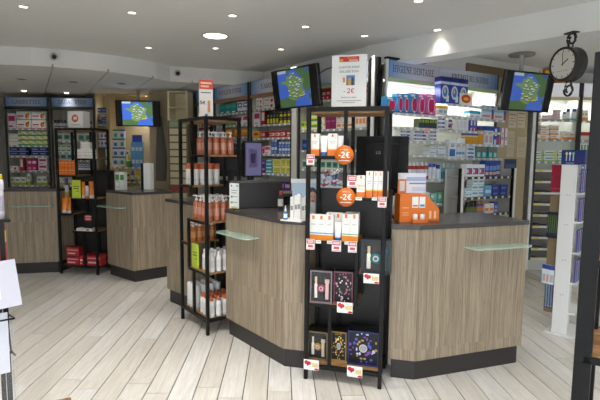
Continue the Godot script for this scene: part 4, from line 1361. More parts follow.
func clock() -> void:
	var top := on_level(566.5, 33, LOW - 0.02)
	var cc := at_depth(568.0, 64.5, -top.z)
	var fx := Transform3D(Basis(Vector3.UP, deg_to_rad(-74.0)), cc)
	var o := thing("hanging_clock", "round dark double-faced station clock with scroll brackets under the beam", "clock", fx)
	var R := 0.128
	var st := mb()
	var w := Color.WHITE
	lathe(st, [[R * .86, .052, w], [R * .93, .062, w], [R, .055, w], [R * 1.02, .04, w], [R * .96, .03, w], [R * .96, -.03, w], [R * 1.02, -.04, w], [R, -.055, w], [R * .93, -.062, w], [R * .86, -.052, w]], 36)
	part("case", st, M.dark, o, Transform3D(Basis(Vector3.RIGHT, PI / 2), Vector3.ZERO))
	for s in [1.0, -1.0]:
		var fb := Basis(Vector3.UP, 0.0 if s > 0 else PI)
		var f := mb(); oval(f, Vector3(0, 0, 0.05), R * .88, R * .88, L("e6e3d8"), 36)
		var d := part("dial", f, M.flat, o, Transform3D(fb, Vector3.ZERO))
		var tk := mb()
		for k in 12:
			var t := TAU * k / 12.0
			var dir := Vector3(sin(t), cos(t), 0)
			var sd := Vector3(cos(t), -sin(t), 0)
			var ln := 0.02 if k % 3 == 0 else 0.012
			face(tk, Vector3(0, 0, 0.0508) + dir * (R * .84 - ln) - sd * 0.003, sd * 0.006, dir * ln, w)
		part("hour_marks", tk, M.ink, d).set_meta("kind", "stuff")
		var hh := mb(); face(hh, Vector3(-0.0045, -0.012, 0.0525), Vector3(0.009, 0, 0), Vector3(0, 0.07, 0), w)
		part("hour_hand", hh, M.black, d, Transform3D(Basis(Vector3.BACK, deg_to_rad(-58.0)), Vector3.ZERO))
		var mh := mb(); face(mh, Vector3(-0.003, -0.015, 0.0535), Vector3(0.006, 0, 0), Vector3(0, 0.1, 0), w)
		part("minute_hand", mh, M.black, d, Transform3D(Basis(Vector3.BACK, deg_to_rad(4.0)), Vector3.ZERO))
		var ml := mb(); face(ml, Vector3(-0.05, -0.052, 0.0508), Vector3(0.1, 0, 0), Vector3(0, 0.003, 0), w)
		part("maker_line", ml, M.grey, d)
	var mp := mb(); bx(mp, Vector3(-0.03, top.y - cc.y - 0.008, -0.03), Vector3(0.06, top.y - cc.y + 0.001, 0.03)); part("mount_plate", mp, M.dark, o)
	for s in [1.0, -1.0]:
		var reach: float = (top.y - cc.y) if s > 0 else 0.245
		var pts := []
		for k in 22:
			var t := float(k) / 21.0
			var ang := t * TAU * 1.15
			var rad := 0.012 + 0.034 * (1.0 - t * 0.72)
			pts.append(Vector3(0.022 - rad * cos(ang) + 0.0, s * (reach - 0.05 + rad * sin(ang) * 1.1), 0))
		pts.push_front(Vector3(-0.012, s * (R * 0.98 + (reach - R) * 0.35), 0))
		pts.push_front(Vector3(0.0, s * R * 0.98, 0))
		tube_obj("scroll", pts, 0.008, M.dark, o)
		tube_obj("stem", [Vector3(0.03, s * R * 0.97, 0), Vector3(0.052, s * (R + (reach - R) * .5), 0), Vector3(0.05, s * (reach - 0.03), 0), Vector3(0.03, s * (reach - (0.0 if s > 0 else 0.01)), 0)], 0.008, M.dark, o)

# ---------------------------------------------------------------- goods on the front rack
func card(fr: Fr, z: float, x0: float, x1: float, y0: float, y1: float, sty: String, called: String, label: String, cat := "price tag", group := "") -> MeshInstance3D:
	var a := fr.hit(x0, (y0 + y1) / 2, z); var b := fr.hit(x1, (y0 + y1) / 2, z)
	var m := (x0 + x1) / 2
	var t := fr.sh(m, y0, z); var u := fr.sh(m, y1, z)
	var o := mi(called, carton_mesh(b.x - a.x, t - u, 0.002, sty), M.print, self, fr.xf((a.x + b.x) / 2, u, z))
	tag(o, label, cat, group)
	return o

func gift_box(fr: Fr, x0: float, x1: float, yt: float, hy: float, z: float, frame: String, label: String, look: int) -> void:
	var a := fr.sx(x0, yt + 12, z); var b := fr.sx(x1, yt + 12, z)
	var w := b - a
	var h := fr.sh((x0 + x1) / 2, yt, z) - hy
	var o := thing("gift_box", label, "gift box", fr.xf((a + b) / 2, hy, z))
	var dep := 0.075
	var st := mb()
	bx(st, Vector3(-w / 2, 0, -dep), Vector3(w / 2, h, -0.012), L("1a1a1c"))
	var e := 0.008
	for r in [[-w / 2, 0.0, -w / 2 + e, h], [w / 2 - e, 0.0, w / 2, h], [-w / 2 + e, 0.0, w / 2 - e, e], [-w / 2 + e, h - e, w / 2 - e, h]]:
		bx(st, Vector3(r[0], r[1], -0.012), Vector3(r[2], r[3], 0), L(frame))
	part("box_body", st, M.print, o)
	if look < 3:   # bottle, jar and tube behind a clear window
		var cols: Array = [["d8c0a0", "a04864", "d8b4ac"], ["c8b890", "2c7074", "1f5c78"], ["e0d4c0", "a8842c", "d0c4ae"]][look]
		var p := mb()
		lathe(p, [[0, .02, L("e9e2d4")], [w * .07, .02, L("e9e2d4")], [w * .07, h * .5, L("ece6da")], [w * .035, h * .55, L("ece6da")], [w * .05, h * .56, L("b89c50")], [w * .05, h * .74, L(cols[0])], [0, h * .75, L(cols[0])]], 12)
		part("perfume_bottle", p, M.print, o, Transform3D(Basis(), Vector3(-w * .24, h * .06, -0.0095)).scaled_local(Vector3(1, 1, 0.4)))
		p = mb(); lathe(p, [[0, 0, L(cols[1])], [w * .19, 0, L(cols[1])], [w * .19, 0.006, L(cols[1])], [w * .1, 0.009, L(cols[1])], [w * .06, 0.0095, L("c8b4b4")], [0, 0.0095, L(cols[1])]], 20)  # pale ring is a highlight painted into the jar front
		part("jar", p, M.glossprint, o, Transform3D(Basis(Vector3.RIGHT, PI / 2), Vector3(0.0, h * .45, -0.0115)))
		p = mb(); bx(p, Vector3(w * .2, h * .12, -0.014), Vector3(w * .34, h * .62, -0.004), L(cols[2])); bx(p, Vector3(w * .17, h * .62, -0.013), Vector3(w * .37, h * .74, -0.006), L(cols[2]))
		part("tube", p, M.print, o)
		p = mb(); bx(p, Vector3(-w / 2 + e, e, -0.0035), Vector3(w / 2 - e, h - e, -0.0025)); part("window_film", p, M.film, o)
	else:          # printed lid: a wreath of shapes round a medallion
		var pal: Array = [["e6b8c0", "c86c84", "7c8c70", "f0e0dc"], ["d8a83c", "e8c864", "a87820", "f0dc90"], ["4c5cc8", "7c50a8", "c8cce8", "b89c50"]][look - 3]
		var p := mb()
		face(p, Vector3(-w / 2 + e, e, -0.011), Vector3(w - 2 * e, 0, 0), Vector3(0, h - 2 * e, 0), L("141316"))
		var r2 := RandomNumberGenerator.new(); r2.seed = look
		for k in 34:
			var t := TAU * k / 34.0 * 3.0 + r2.randf() * 0.3
			var q := (0.2 + 0.18 * (k % 3) * 0.6 + r2.randf() * 0.06)
			var c := Vector3(cos(t) * q * w * .95, h * .5 + sin(t) * q * h * .95, -0.0105 + 0.0001 * k)
			oval(p, c, w * (.02 + .035 * r2.randf()), h * (.02 + .035 * r2.randf()), L(pal[k % 4]), 8)
		if look != 3:
			oval(p, Vector3(0, h * .5, -0.0066), w * .13, h * .12, L("d8d4d0"), 20)
			oval(p, Vector3(0, h * .5, -0.0063), w * .11, h * .1, L("a8a4a8"), 20)
		part("lid_print", p, M.print, o)

func round_sticker(px: float, py: float, label: String) -> void:
	var c := R3.hit(px, py, 0.006)
	var o := thing("discount_disc", label, "discount sticker", R3.xf(c.x, c.y, 0.006))
	var st := mb(); lathe(st, [[0, 0, Color.WHITE], [0.0605, 0, Color.WHITE], [0.0605, 0.004, Color.WHITE], [0, 0.004, Color.WHITE]], 32)
	part("disc", st, M.orange, o, Transform3D(Basis(Vector3.RIGHT, PI / 2), Vector3.ZERO))
	lettering("-2€", 0.038, M.paleink, o, Transform3D(Basis(), Vector3(0, 0.0, 0.005)), false, true)
	lettering("OFFRE DE", 0.008, M.paleink, o, Transform3D(Basis(), Vector3(0, 0.034, 0.005)), false, true)
	st = mb(); face(st, Vector3(-0.036, -0.037, 0.0045), Vector3(0.072, 0, 0), Vector3(0, 0.004, 0)); part("small_print", st, M.paleink, o)

func goods_front_rack() -> void:
	var h: Array = hs.f
	var z := -0.02
	var p := "on the front rack's top shelf"
	cart(R3, z, h[1], 310, 319.3, 133.5, 1, 1, .05, "sun", "sunscreen_carton", "white and orange sunscreen carton, left one", p)
	cart(R3, z, h[1], 327.6, 337, 133.5, 1, 1, .05, "sun", "sunscreen_carton", "white and orange sunscreen carton, right one", p)
	bots(R3, z, h[1], 319.8, 327, 135.5, 1, "tubecap", ["f2f1ee", "f2f1ee", "3a78c4"], "cream_tube", "white tube with blue cap between two cartons", p, "tube")
	bots(R3, z - .02, h[1], 337, 343.5, 135.5, 1, "tubecap", ["f2f1ee", "f2f1ee", "3a78c4"], "cream_tube", "white tube with blue cap behind the orange disc", p, "tube")
	p = "on the front rack below monitor"
	cart(R3, z, h[2], 356.5, 365.2, 175.5, 1, 1, .06, "sunwide", "sunscreen_carton", "white sunscreen carton with orange foot", p)
	cart(R3, z, h[2], 365.8, 373, 171, 1, 1, .05, "sun", "sunscreen_carton", "tall slim white and orange carton, leftmost", p)
	cart(R3, z, h[2], 373.3, 388, 171.3, 3, 1, .05, "sun", "slim_carton", "tall slim white and orange carton", p)
	p = "on the front rack's middle shelf"
	cart(R3, z, h[3], 309.3, 333.3, 215, 3, 1, .05, "sunblue", "sunscreen_carton", "white carton with blue line, front row", p, "carton", .96)
	cart(R3, z - .08, h[3], 326, 342, 213, 2, 1, .05, "sunblue", "rear_carton", "white carton with blue line, second row", p)
	bots(R3, z, h[3], 334, 341.3, 222.5, 1, "tubecap", ["f2f1ee", "e8eef6", "3a78c4"], "cream_tube", "small white tube with blue cap", p, "tube")
	cart(R3, z, h[3], 341.8, 358.5, 214, 2, 1, .05, "sungreen", "green_line_carton", "white carton with green line, front row", p, "carton", .97)
	cart(R3, z - .08, h[3], 345, 359, 212.5, 2, 1, .05, "sungreen", "rear_carton", "white carton with green line, second row", p)
	gift_box(R3, 361, 391, 240, h[4], -0.015, "26383c", "dark gift box with teal jar on the right shelf of the front rack", 1)
	gift_box(R3, 310, 332, 271, h[5], -0.015, "8a7a84", "dark gift box with rose jar on the lower left shelf of the front rack", 0)
	gift_box(R3, 333.5, 353, 272, h[5], -0.05, "7a4858", "dark floral gift box beside the rose jar box on the front rack", 3)
	gift_box(R3, 307.5, 327.5, 332, h[0], -0.085, "7a6a44", "dark gift box with gold jar on the bottom of the front rack", 2)
	gift_box(R3, 330.5, 346.5, 332, h[0], -0.1, "9a7c34", "dark gift box with gold flowers on the bottom of the front rack", 4)
	gift_box(R3, 347.5, 379, 332, h[0], -0.08, "24306c", "dark gift box with blue wreath on the bottom of the front rack", 5)
	gift_box(R3, 347.5, 379, 329, h[0], -0.17, "24306c", "dark blue-edged gift box behind the blue wreath box", 5)
	gift_box(R3, 309, 346, 329.5, h[0], -0.195, "9a7c34", "dark gold-edged gift box behind the gold jar box", 4)
	# tags
	var tg := [[306.5, 314.5, 154.5, 165, "hanging from the top left shelf"], [347.5, 357, 175.5, 187.5, "standing left of the slim cartons"], [377.8, 386.5, 197, 207.5, "hanging from the right shelf below the monitor"], [306.3, 314.6, 239, 249.5, "hanging leftmost from the middle left shelf"], [331.8, 341, 240.5, 251.5, "hanging under the small white tube"], [348, 356.8, 241.5, 252.5, "hanging rightmost from the middle left shelf"]]
	for t in tg:
		card(R3, 0.004, t[0], t[1], t[2], t[3], "redcard", "price_tag", "red and white price tag " + t[4])
	for t in [[363.5, 379, 273.5, 283.5, "under the teal gift box"], [337, 352.5, 302.5, 313, "under the floral gift box"], [303.7, 318.8, 360, 370, "at the bottom left of the front rack"], [347, 362.3, 366.5, 377.3, "under the blue wreath gift box"]]:
		card(R3, 0.004, t[0], t[1], t[2], t[3], "ribbon", "ribbon_tag", "white tag with red ribbon " + t[4])
	for t in [[315.5, 321, 240.3, 243.5], [327, 331.6, 240.6, 243.8], [344.5, 347.8, 241.5, 244.5]]:
		card(R3, 0.003, t[0], t[1], t[2], t[3], "plainlabel", "shelf_label", "tiny white shelf label on the middle left shelf edge", "shelf label", "shelf labels of the middle left shelf")
	for t in [[355.5, 362, 197, 200.3], [371.8, 377, 197.2, 200.5]]:
		card(R3, 0.003, t[0], t[1], t[2], t[3], "plainlabel", "shelf_label", "tiny white shelf label under the slim cartons", "shelf label", "shelf labels under the slim cartons")
	round_sticker(344.3, 155, "upper round orange discount sticker on the front rack")
	round_sticker(346, 197, "lower round orange discount sticker on the front rack")
	# bag of blue and white sweets on the partition behind the rack
	var bg := thing("sample_bag", "clear bag of blue and white sachets behind the front rack", "bag", R3.xf(R3.sx(331, 180, -0.39), 1.27, -0.39))
	var r2 := RandomNumberGenerator.new(); r2.seed = 3
	for k in 26:
		var s := mb()
		bx(s, Vector3(-.022, -.003, -.014), Vector3(.022, .003, .014), L(["e4e8ee", "d0d8e6", "5c80c0", "e8e4e0", "b8303c"][k % 5]))
		part("sachet", s, M.print, bg, Transform3D(Basis(Vector3(r2.randf(), r2.randf(), r2.randf()).normalized(), r2.randf() * 3.0), Vector3(r2.randf_range(-.06, .06), r2.randf_range(.02, .11), r2.randf_range(-.05, .05))))
	var sk := mb(); lathe(sk, [[0, 0, Color.WHITE], [.085, .002, Color.WHITE], [.095, .06, Color.WHITE], [.075, .12, Color.WHITE], [.04, .14, Color.WHITE]], 14, 1.0, .8)
	part("clear_skin", sk, M.clear, bg)
	# counter goods on the right: orange display with header card
	var od := Fr.new(self, on_level(412.5, 225.5, TOP), 8.0)
	od = Fr.new(self, on_level(399.5, 222, TOP), -6.0)
	var w := od.sx(425.5, 222); var e := od.sx(439, 222)
	var hh := od.sh(410, 194.5) - TOP
	var o := thing("counter_display", "orange cardboard counter display of sunscreen with white header card", "display", od.xf(0, TOP, 0))
	var st := mb()
	bx(st, Vector3(0, 0, -0.12), Vector3(w, hh, 0), L("e0741a"))
	face(st, Vector3(w * .46, hh * .52, .0006), Vector3(w * .24, 0, 0), Vector3(0, hh * .4, 0), L("f4f2ee"))
	face(st, Vector3(w * .74, hh * .52, .0006), Vector3(w * .22, 0, 0), Vector3(0, hh * .4, 0), L("f4f2ee"))
	face(st, Vector3(w * .48, hh * .56, .0009), Vector3(w * .2, 0, 0), Vector3(0, hh * .06, 0), L("e0741a"))
	face(st, Vector3(w * .76, hh * .56, .0009), Vector3(w * .18, 0, 0), Vector3(0, hh * .08, 0), L("3c90b8"))
	for y in [.24, .32, .5]: face(st, Vector3(w * .1, hh * y, .0006), Vector3(w * .24, 0, 0), Vector3(0, hh * .03, 0), L("f2b070"))
	part("display_box", st, M.print, o)
	st = mb()
	var A := [Vector3(w, 0, 0), Vector3(e, 0, 0), Vector3(e, hh * .45, 0), Vector3(w, hh, 0)]
	for zz in [0.0, -0.1]:
		for q in [0, 3, 2, 0, 2, 1]: vert(st, A[q] + Vector3(0, 0, zz), Vector2.ZERO, L("e0741a"))
	bx(st, Vector3(w, 0, -0.1), Vector3(e, 0.01, 0), L("c8620f")); bx(st, Vector3(e - 0.004, 0, -0.1), Vector3(e, hh * .45, 0), L("e0741a"))
	for x in [.25, .6]: face(st, Vector3(lerpf(w, e, x), hh * .12, .0006), Vector3((e - w) * .16, 0, 0), Vector3(0, hh * .28, 0), L("f2c090"))
	part("side_bin", st, M.print, o)
	st = mb()
	var x0 := od.sx(398, 182, -.12); var x1 := od.sx(426, 182, -.12); var ht := od.sh(412, 173, -.12) - TOP
	painted(st, Vector3(x0, hh, -.119), Vector3(x1 - x0, 0, 0), Vector3(0, ht - hh, 0), L("e6eaf2"), [[0, 0, .3, .7, L("e8894a")], [.06, .1, .24, .6, L("f4efe8")], [.4, .45, 1, .52, L("7c8098")], [.3, .6, 1, .8, L("a9b8dc")], [.5, .1, 1, .3, L("ccd6ea")]])
	bx(st, Vector3(x0, hh, -.123), Vector3(x1, ht, -.12), L("e6eaf2"))
	part("header_card", st, M.print, o)
	for x in [.5, .77]:
		var pr := mb(); lathe(pr, [[0, 0, L("f4f2ee")], [.016, 0, L("f4f2ee")], [.016, .035, L("f4f2ee")], [0, .04, L("f4f2ee")]], 12)
		part("sample_jar", pr, M.print, o, Transform3D(Basis(), Vector3(w * (x + .06), hh * .1, .018)))
	st = mb(); bx(st, Vector3(w * .44, 0, 0), Vector3(w, hh * .1, .04), L("e0741a")); part("sample_ledge", st, M.print, o)
	# tray of testers on the left counter
	var tf := Fr.new(self, on_level(279, 221.0, TOP), 22.0)
	var ty := thing("tester_tray", "white tester tray on the left counter beside the front rack", "tray", tf.xf(0, TOP, 0))
	st = mb(); prism(st, PackedVector2Array([Vector2(0, -.02), Vector2(.16, 0), Vector2(.17, -.17), Vector2(.02, -.17)]), 0, 0.008); part("tray_board", st, M.white, ty)
	st = mb(); bx(st, Vector3(.02, .008, -.175), Vector3(.2, .03, -.165)); part("tray_rim", st, M.white, ty)
	bottle_at(tf.xf(.03, TOP + .008, -.04), "dropper", .0135, .095, ["2a6ea8", "e8eef2", "dfe6ea"], "serum_bottle", "blue serum dropper bottle on the white tester tray", "bottle")
	for k in 5:
		cart_one(tf.xf(.055 + k * .026, TOP + .008, -.09 - .012 * (k % 2)), .024, .15 + .012 * (k % 3), .03, "plainlabel", "tester_carton", "slim white tester carton on the white tester tray, " + ORD[k] + " from left", "carton", "slim white tester cartons")
	bottle_at(Transform3D(Basis(), on_level(280.5, 209.8, TOP)), "cap", .022, .155, ["3a3434", "e0ddd8", "c8303a"], "gel_bottle", "dark gel bottle with red cap beside the till screen", "bottle")
	# leaflet holder on the left counter
	var lf := Fr.new(self, on_level(230.5, 209.3, TOP), 24.0)
	var lo := thing("leaflet_holder", "clear leaflet holder with green-dotted leaflet on the left counter", "leaflet holder", lf.xf(.03, TOP, .012))
	mi("leaflet", carton_mesh(.088, .205, .004, "leaflet"), M.print, lo, Transform3D(Basis(), Vector3(.012, .012, 0)))
	st = mb(); bx(st, Vector3(-.045, 0, -.03), Vector3(.075, .006, .03)); part("foot", st, M.clear, lo)
	st = mb(); bx(st, Vector3(-.04, .006, -.012), Vector3(.062, .2, -.008)); part("back_plate", st, M.clear, lo)
	# display card with a portrait behind the left post of the front rack
	var cf := Fr.new(self, Vector3(0.03, 0, -3.42), 10.0)
	var ca := thing("portrait_card", "pale blue counter card with a portrait behind the front rack's left post", "display card", cf.xf(0, TOP, 0))
	st = mb()
	bx(st, Vector3(-.09, 0, -.003), Vector3(.11, .24, 0), L("bcd4e6"))
	bx(st, Vector3(-.1, .24, -.006), Vector3(.13, .27, .004), L("eef0f0"))
	oval(st, Vector3(.06, .14, .0004), .045, .07, L("3a2a28"), 18)
	oval(st, Vector3(.066, .13, .0008), .03, .048, L("d8a890"), 18)
	oval(st, Vector3(.066, .108, .0012), .012, .005, L("a84848"), 10)
	for s in [-1.0, 1.0]: oval(st, Vector3(.066 + s * .012, .142, .0012), .005, .003, L("2c2220"), 8)
	bx(st, Vector3(-.085, 0, .0), Vector3(.09, .1, .03), L("eceeee"))
	part("card_board", st, M.print, ca)

func cart_one(xf: Transform3D, w: float, h: float, d: float, sty: String, called: String, label: String, cat: String, group := "") -> void:
	tag(mi(called, carton_mesh(w, h, d, sty), M.print, self, xf), label, cat, group)

# ---------------------------------------------------------------- side rack
func grid(x0: float, x1: float, n: int, z0: float, z1: float, m: int) -> Array:
	var a := []
	for i in n:
		for j in m:
			a.append([lerpf(x0, x1, (i + .5) / n), lerpf(z0, z1, (j + .5) / m), i, j])
	return a

func goods_side_rack() -> void:
	var h: Array = hs.s
	var n1: float = hs.sm[0]; var n2: float = hs.sm[1]
	var W := RW - 0.03
	tray(R2, grid(n1 + .01, W, 3, -.03, -.3, 4), h[1], "pump", .028, .195, ["b5694c", "c48468", "e9e6e2", "liquid"], "pump_bottle", "coral pump bottle with white pump", "upper shelf, left-turned rack")
	tray(R2, grid(.03, n1 - .01, 3, -.03, -.3, 4), h[2], "stick", .026, .185, ["eceae6", "dedbd6", "c4673c"], "spray_bottle", "white spray bottle with copper cap", "second shelf, left-turned rack")
	tray(R2, grid(n2 + .01, W, 4, -.03, -.3, 4), h[3], "pump", .028, .21, ["b96e50", "ca8a6e", "ece9e5", "liquid"], "pump_bottle", "coral pump bottle with white pump", "middle shelf, left-turned rack")
	tray(R2, grid(.03, n2 - .01, 2, -.04, -.29, 4), h[4], "pump", .028, .18, ["b9743c", "cf9460", "ece9e5", "liquid"], "oil_bottle", "amber oil bottle with white pump", "lower shelf, left-turned rack")
	tray(R2, grid(n2 + .14, W, 3, -.05, -.3, 4), h[5], "cap", .025, .175, ["e8e6e2", "d8d5d2", "dcd9d6"], "lotion_bottle", "white lotion bottle with white cap", "shelf with lime card")
	var g := R2.xf(n2 + .075, h[5], -.03)
	cart_one(g, .12, .21, .01, "lime", "lime_card", "lime green printed card standing on the left-turned rack", "display card")
	tray(R2, grid(.035, .24, 4, -.03, -.3, 4), h[0], "stick", .023, .215, ["eceae6", "e2dfda", "eceae6"], "spray_bottle", "tall white spray can", "bottom, left-turned rack")
	tray(R2, grid(.28, W, 4, -.04, -.3, 4), h[0], "cap", .026, .175, ["eceae6", "dedbd6", "c4673c"], "cream_bottle", "white bottle with copper cap", "bottom, left-turned rack")

# ---------------------------------------------------------------- far rack
func goods_far_rack() -> void:
	var h: Array = hs.e
	var z := -.02
	var R := R1
	cart(R, -.08, RH, 67, 83.5, 111, 1, 1, .13, "whitecube", "display_box", "white box with round orange logo on top of the far rack", "in the corner", "box")
	cart(R, z, h[1], 77, 93, 149, 5, 1, .07, "whitestack", "white_carton", "small white carton in the lower row", "on the far rack's upper right shelf")
	var hy := R.sh(85, 149.5, z)
	cart(R, z, hy, 80.5, 90, 142, 3, 1, .07, "whitestack", "white_carton", "small white carton stacked on top", "on the far rack's upper right shelf")
	cart(R, z, h[2], 57.2, 75, 160.3, 5, 2, .06, "orangebox", "orange_carton", "orange carton in the block", "on the far rack's left shelf")
	cart(R, z, h[3], 71.3, 80.3, 180, 1, 1, .01, "lime", "lime_card", "lime green card beside orange tubes", "on the far rack's right shelf", "display card")
	bots(R, z - .01, h[3], 80.5, 83.8, 182, 1, "tubecap", ["e07a22", "e88a3a", "f0ece6"], "orange_tube", "orange tube next to the lime green card", "on the far rack's right shelf", "tube")
	bots(R, z, h[3], 84, 87.6, 186, 1, "tubecap", ["e6e6e8", "b8c8dc", "e07a22"], "white_tube", "white and blue tube between orange tubes", "on the far rack's right shelf", "tube")
	bots(R, z, h[3], 88, 94.5, 181.5, 2, "tubecap", ["e07a22", "e88a3a", "f0ece6"], "orange_tube", "orange tube in the right-hand pair", "on the far rack's right shelf", "tube")
	bots(R, z, h[4], 60, 70.5, 198, 2, "tubecap", ["e8801f", "ea8f3c", "f0ece6"], "orange_tube", "large orange tube", "on the far rack's lower left shelf", "tube")
	bots(R, -.2, h[4], 62, 67, 178, 1, "cap", ["d8d4cc", "d8b050", "5a4a7c"], "small_bottle", "pale bottle with gold label above the orange tubes", "on the far rack")
	cart(R, z, h[5], 76, 92.5, 228.4, 1, 1, .1, "whitered", "flat_carton", "flat white carton lying", "on the far rack's low right shelf")
	# dark blister card with red stripes
	var c := R.hit(88, 217, -.06)
	var o := thing("blister_card", "black card with red striped blister on the far rack", "blister pack", R.xf(c.x, h[5] + .002, -.06))
	var st := mb(); bx(st, Vector3(-.06, 0, -.006), Vector3(.06, .22, 0), L("1c1a1c")); part("card", st, M.print, o)
	st = mb()
	for k in 4: oval(st, Vector3(0, .13 + k * .016, .0005 + .0002 * k), .048, .009, L("c8343c" if k % 2 == 0 else "d8a0a0"), 14)
	part("blister", st, M.print, o)
	cart(R, z, h[0], 66, 79, 247, 1, 2, .09, "giftred", "red_gift_carton", "red gift carton in the stack of two", "on the far rack's bottom")
	cart(R, z, h[0], 86, 101, 254.5, 1, 1, .12, "giftred", "red_gift_carton", "wide red gift carton on the right", "on the far rack's bottom")
	cart(R, z, h[0], 79.5, 83, 256, 1, 1, .05, "redbox", "small_red_carton", "small red carton between the gift cartons", "on the far rack's bottom")

# ---------------------------------------------------------------- left wall goods
func goods_left_wall() -> void:
	var z := -.03
	var a: Array = hs.l1; var b: Array = hs.l2; var c: Array = hs.l3
	var p := "under the DOULEUR FIEVRE sign"
	cart(WL, z, a[0], 219, 236.5, 104, 3, 1, .06, "tealpack", "teal_carton", "teal carton on the top shelf", p)
	cart(WL, z, a[0], 237, 248.5, 101.5, 2, 1, .06, "bluewhite", "blue_carton", "blue and white carton on the top shelf", p)
	cart(WL, z, a[1], 221, 234.5, 119, 3, 1, .06, "greenyellow", "green_carton", "green and white carton on the second shelf", p)
	cart(WL, z, a[1], 236, 248.5, 115.5, 2, 1, .06, "pinkwhite", "pink_carton", "white and pink carton on the second shelf", p)
	cart(WL, z, a[2], 222, 232, 129.5, 1, 1, .06, "amberbox", "amber_carton", "amber carton on the left of the third shelf", p)
	cart(WL, z, a[2], 234, 248, 128.5, 2, 1, .06, "amberbox", "amber_carton", "amber carton on the right of the third shelf", p)
	cart(WL, z, a[3], 220, 248, 146, 4, 1, .06, "whitered", "white_carton", "white carton with red dot behind the monitors", p)
	cart(WL, z, a[4], 222, 232, 166, 2, 1, .06, "yellowgreen", "yellow_carton", "yellow and green carton below the monitors", p)
	cart(WL, z, a[4], 233, 247, 167, 2, 1, .06, "yellowgreen", "yellow_carton", "yellow and green carton low on the right", p)
	p = "under the FAMILLE sign"
	cart(WL, z, b[0], 255.5, 262.5, 93.5, 1, 3, .07, "whitered", "white_carton", "white carton with red dot in the left stack", p)
	cart(WL, z, b[0], 263, 275, 92.5, 1, 3, .07, "whitered", "white_carton", "wide white carton with red dot in the right stack", p)
	cart(WL, z, b[1], 253.5, 260, 112, 1, 1, .06, "pinkwhite", "pink_carton", "white and pink carton on the second shelf", p)
	cart(WL, z, b[1], 260.5, 265, 111, 1, 1, .06, "redtall", "red_carton", "tall white and red carton on the second shelf", p)
	cart(WL, z, b[1], 266.5, 278.5, 113, 4, 1, .06, "blackyellow", "black_carton", "black and yellow carton in the left group", p)
	cart(WL, z, b[1], 279, 291, 110.5, 3, 2, .06, "blackyellow", "black_carton", "black and yellow carton in the right stack", p)
	cart(WL, z, b[2], 252.5, 259, 131, 1, 1, .06, "yellowbox", "yellow_carton", "yellow and red carton on the third shelf", p)
	cart(WL, z, b[2], 260, 265, 131.5, 1, 1, .06, "reddark", "red_carton", "single red carton on the third shelf", p)
	cart(WL, z, b[2], 269.5, 285.5, 130.5, 3, 1, .06, "reddark", "red_carton", "red carton in the row of three", p)
	cart(WL, z, b[2], 286.5, 291.5, 130, 1, 1, .06, "redbox", "red_carton", "plain red carton on the far right of the third shelf", p)
	cart(WL, z, b[3], 259.5, 264, 145, 1, 1, .06, "magenta", "magenta_carton", "small magenta carton on the fourth shelf", p)
	cart(WL, z, b[3], 264.2, 270.5, 145.5, 1, 1, .06, "magentawhite", "magenta_carton", "white and magenta carton on the fourth shelf", p)
	cart(WL, z, b[3], 271, 277, 138.5, 2, 2, .06, "bluedots", "blue_carton", "blue carton in the tall left stack", p)
	cart(WL, z, b[3], 278.5, 291, 141, 4, 2, .06, "bluedots", "blue_carton", "blue and white carton in the right block", p)
	cart(WL, z, b[4], 260.5, 265, 160, 1, 2, .06, "purple", "purple_carton", "purple carton on the fifth shelf", p)
	cart(WL, z, b[4], 265.5, 272, 159, 1, 4, .06, "cyan", "cyan_carton", "cyan carton in the stack", p)
	cart(WL, z, b[4], 272.5, 280.5, 159, 1, 2, .06, "paleyellow", "pale_carton", "pale yellow carton in the left stack", p)
	cart(WL, z, b[4], 281, 291, 158.5, 2, 2, .06, "paleyellow", "pale_carton", "pale yellow carton in the right stack", p)
	cart(WL, z, b[5], 262, 290, 181, 5, 1, .06, "purple", "purple_carton", "purple carton low behind the till", p)
	p = "in cabinet behind front rack"
	cart(WL, z, c[1], 300.5, 309.5, 121.5, 2, 1, .06, "yellowgreen", "yellow_carton", "yellow and green carton at the left end", p)
	cart(WL, z, c[1], 310, 318, 112, 1, 3, .06, "yellowgreen", "yellow_carton", "yellow and green carton in the stack", p)
	cart(WL, z, c[1], 319.5, 325, 112.5, 1, 3, .06, "greenpack", "green_carton", "green and white carton in the stack", p)
	cart(WL, z, c[1], 325.5, 335.5, 112.8, 2, 1, .06, "magplain", "plum_carton", "plum carton", p)
	cart(WL, z, c[1], 336, 353, 111.5, 3, 2, .06, "whiteorange", "white_carton", "white and orange carton in middle block", p)
	cart(WL, z, c[1], 355.5, 369, 110.5, 4, 1, .06, "whiteorange", "white_carton", "white and orange carton on the right", p)
	cart(WL, z, c[0], 318, 330, 88, 3, 1, .06, "redbox", "red_carton", "red carton on the top shelf", p)
	cart(WL, z, c[0], 366.3, 370, 81, 1, 3, .05, "redbox", "red_carton", "red carton stacked beside the poster", p)
	cart(WL, z, c[2], 302, 345, 139, 6, 1, .06, "bluedark", "navy_carton", "navy carton on the third shelf", p)
	cart(WL, z, c[3], 302, 345, 160, 7, 1, .06, "roundgreen", "green_carton", "green carton on the fourth shelf", p)
	cart(WL, z, c[4], 302, 345, 180, 6, 1, .06, "bluewhite", "blue_carton", "blue and white carton on the lowest shelf", p)
	p = "in cabinet behind pump bottles"
	cart(WL, z, WL.sh(200, 115), 197.5, 212, 104, 4, 1, .06, "tealpack", "teal_carton", "teal carton on the top shelf", p)
	cart(WL, z, WL.sh(200, 130), 197.5, 212, 121, 4, 1, .06, "reddark", "red_carton", "red carton on the second shelf", p)
	cart(WL, z, WL.sh(200, 150), 197.5, 212, 141, 4, 1, .06, "bluewhite", "blue_carton", "blue and white carton on the third shelf", p)

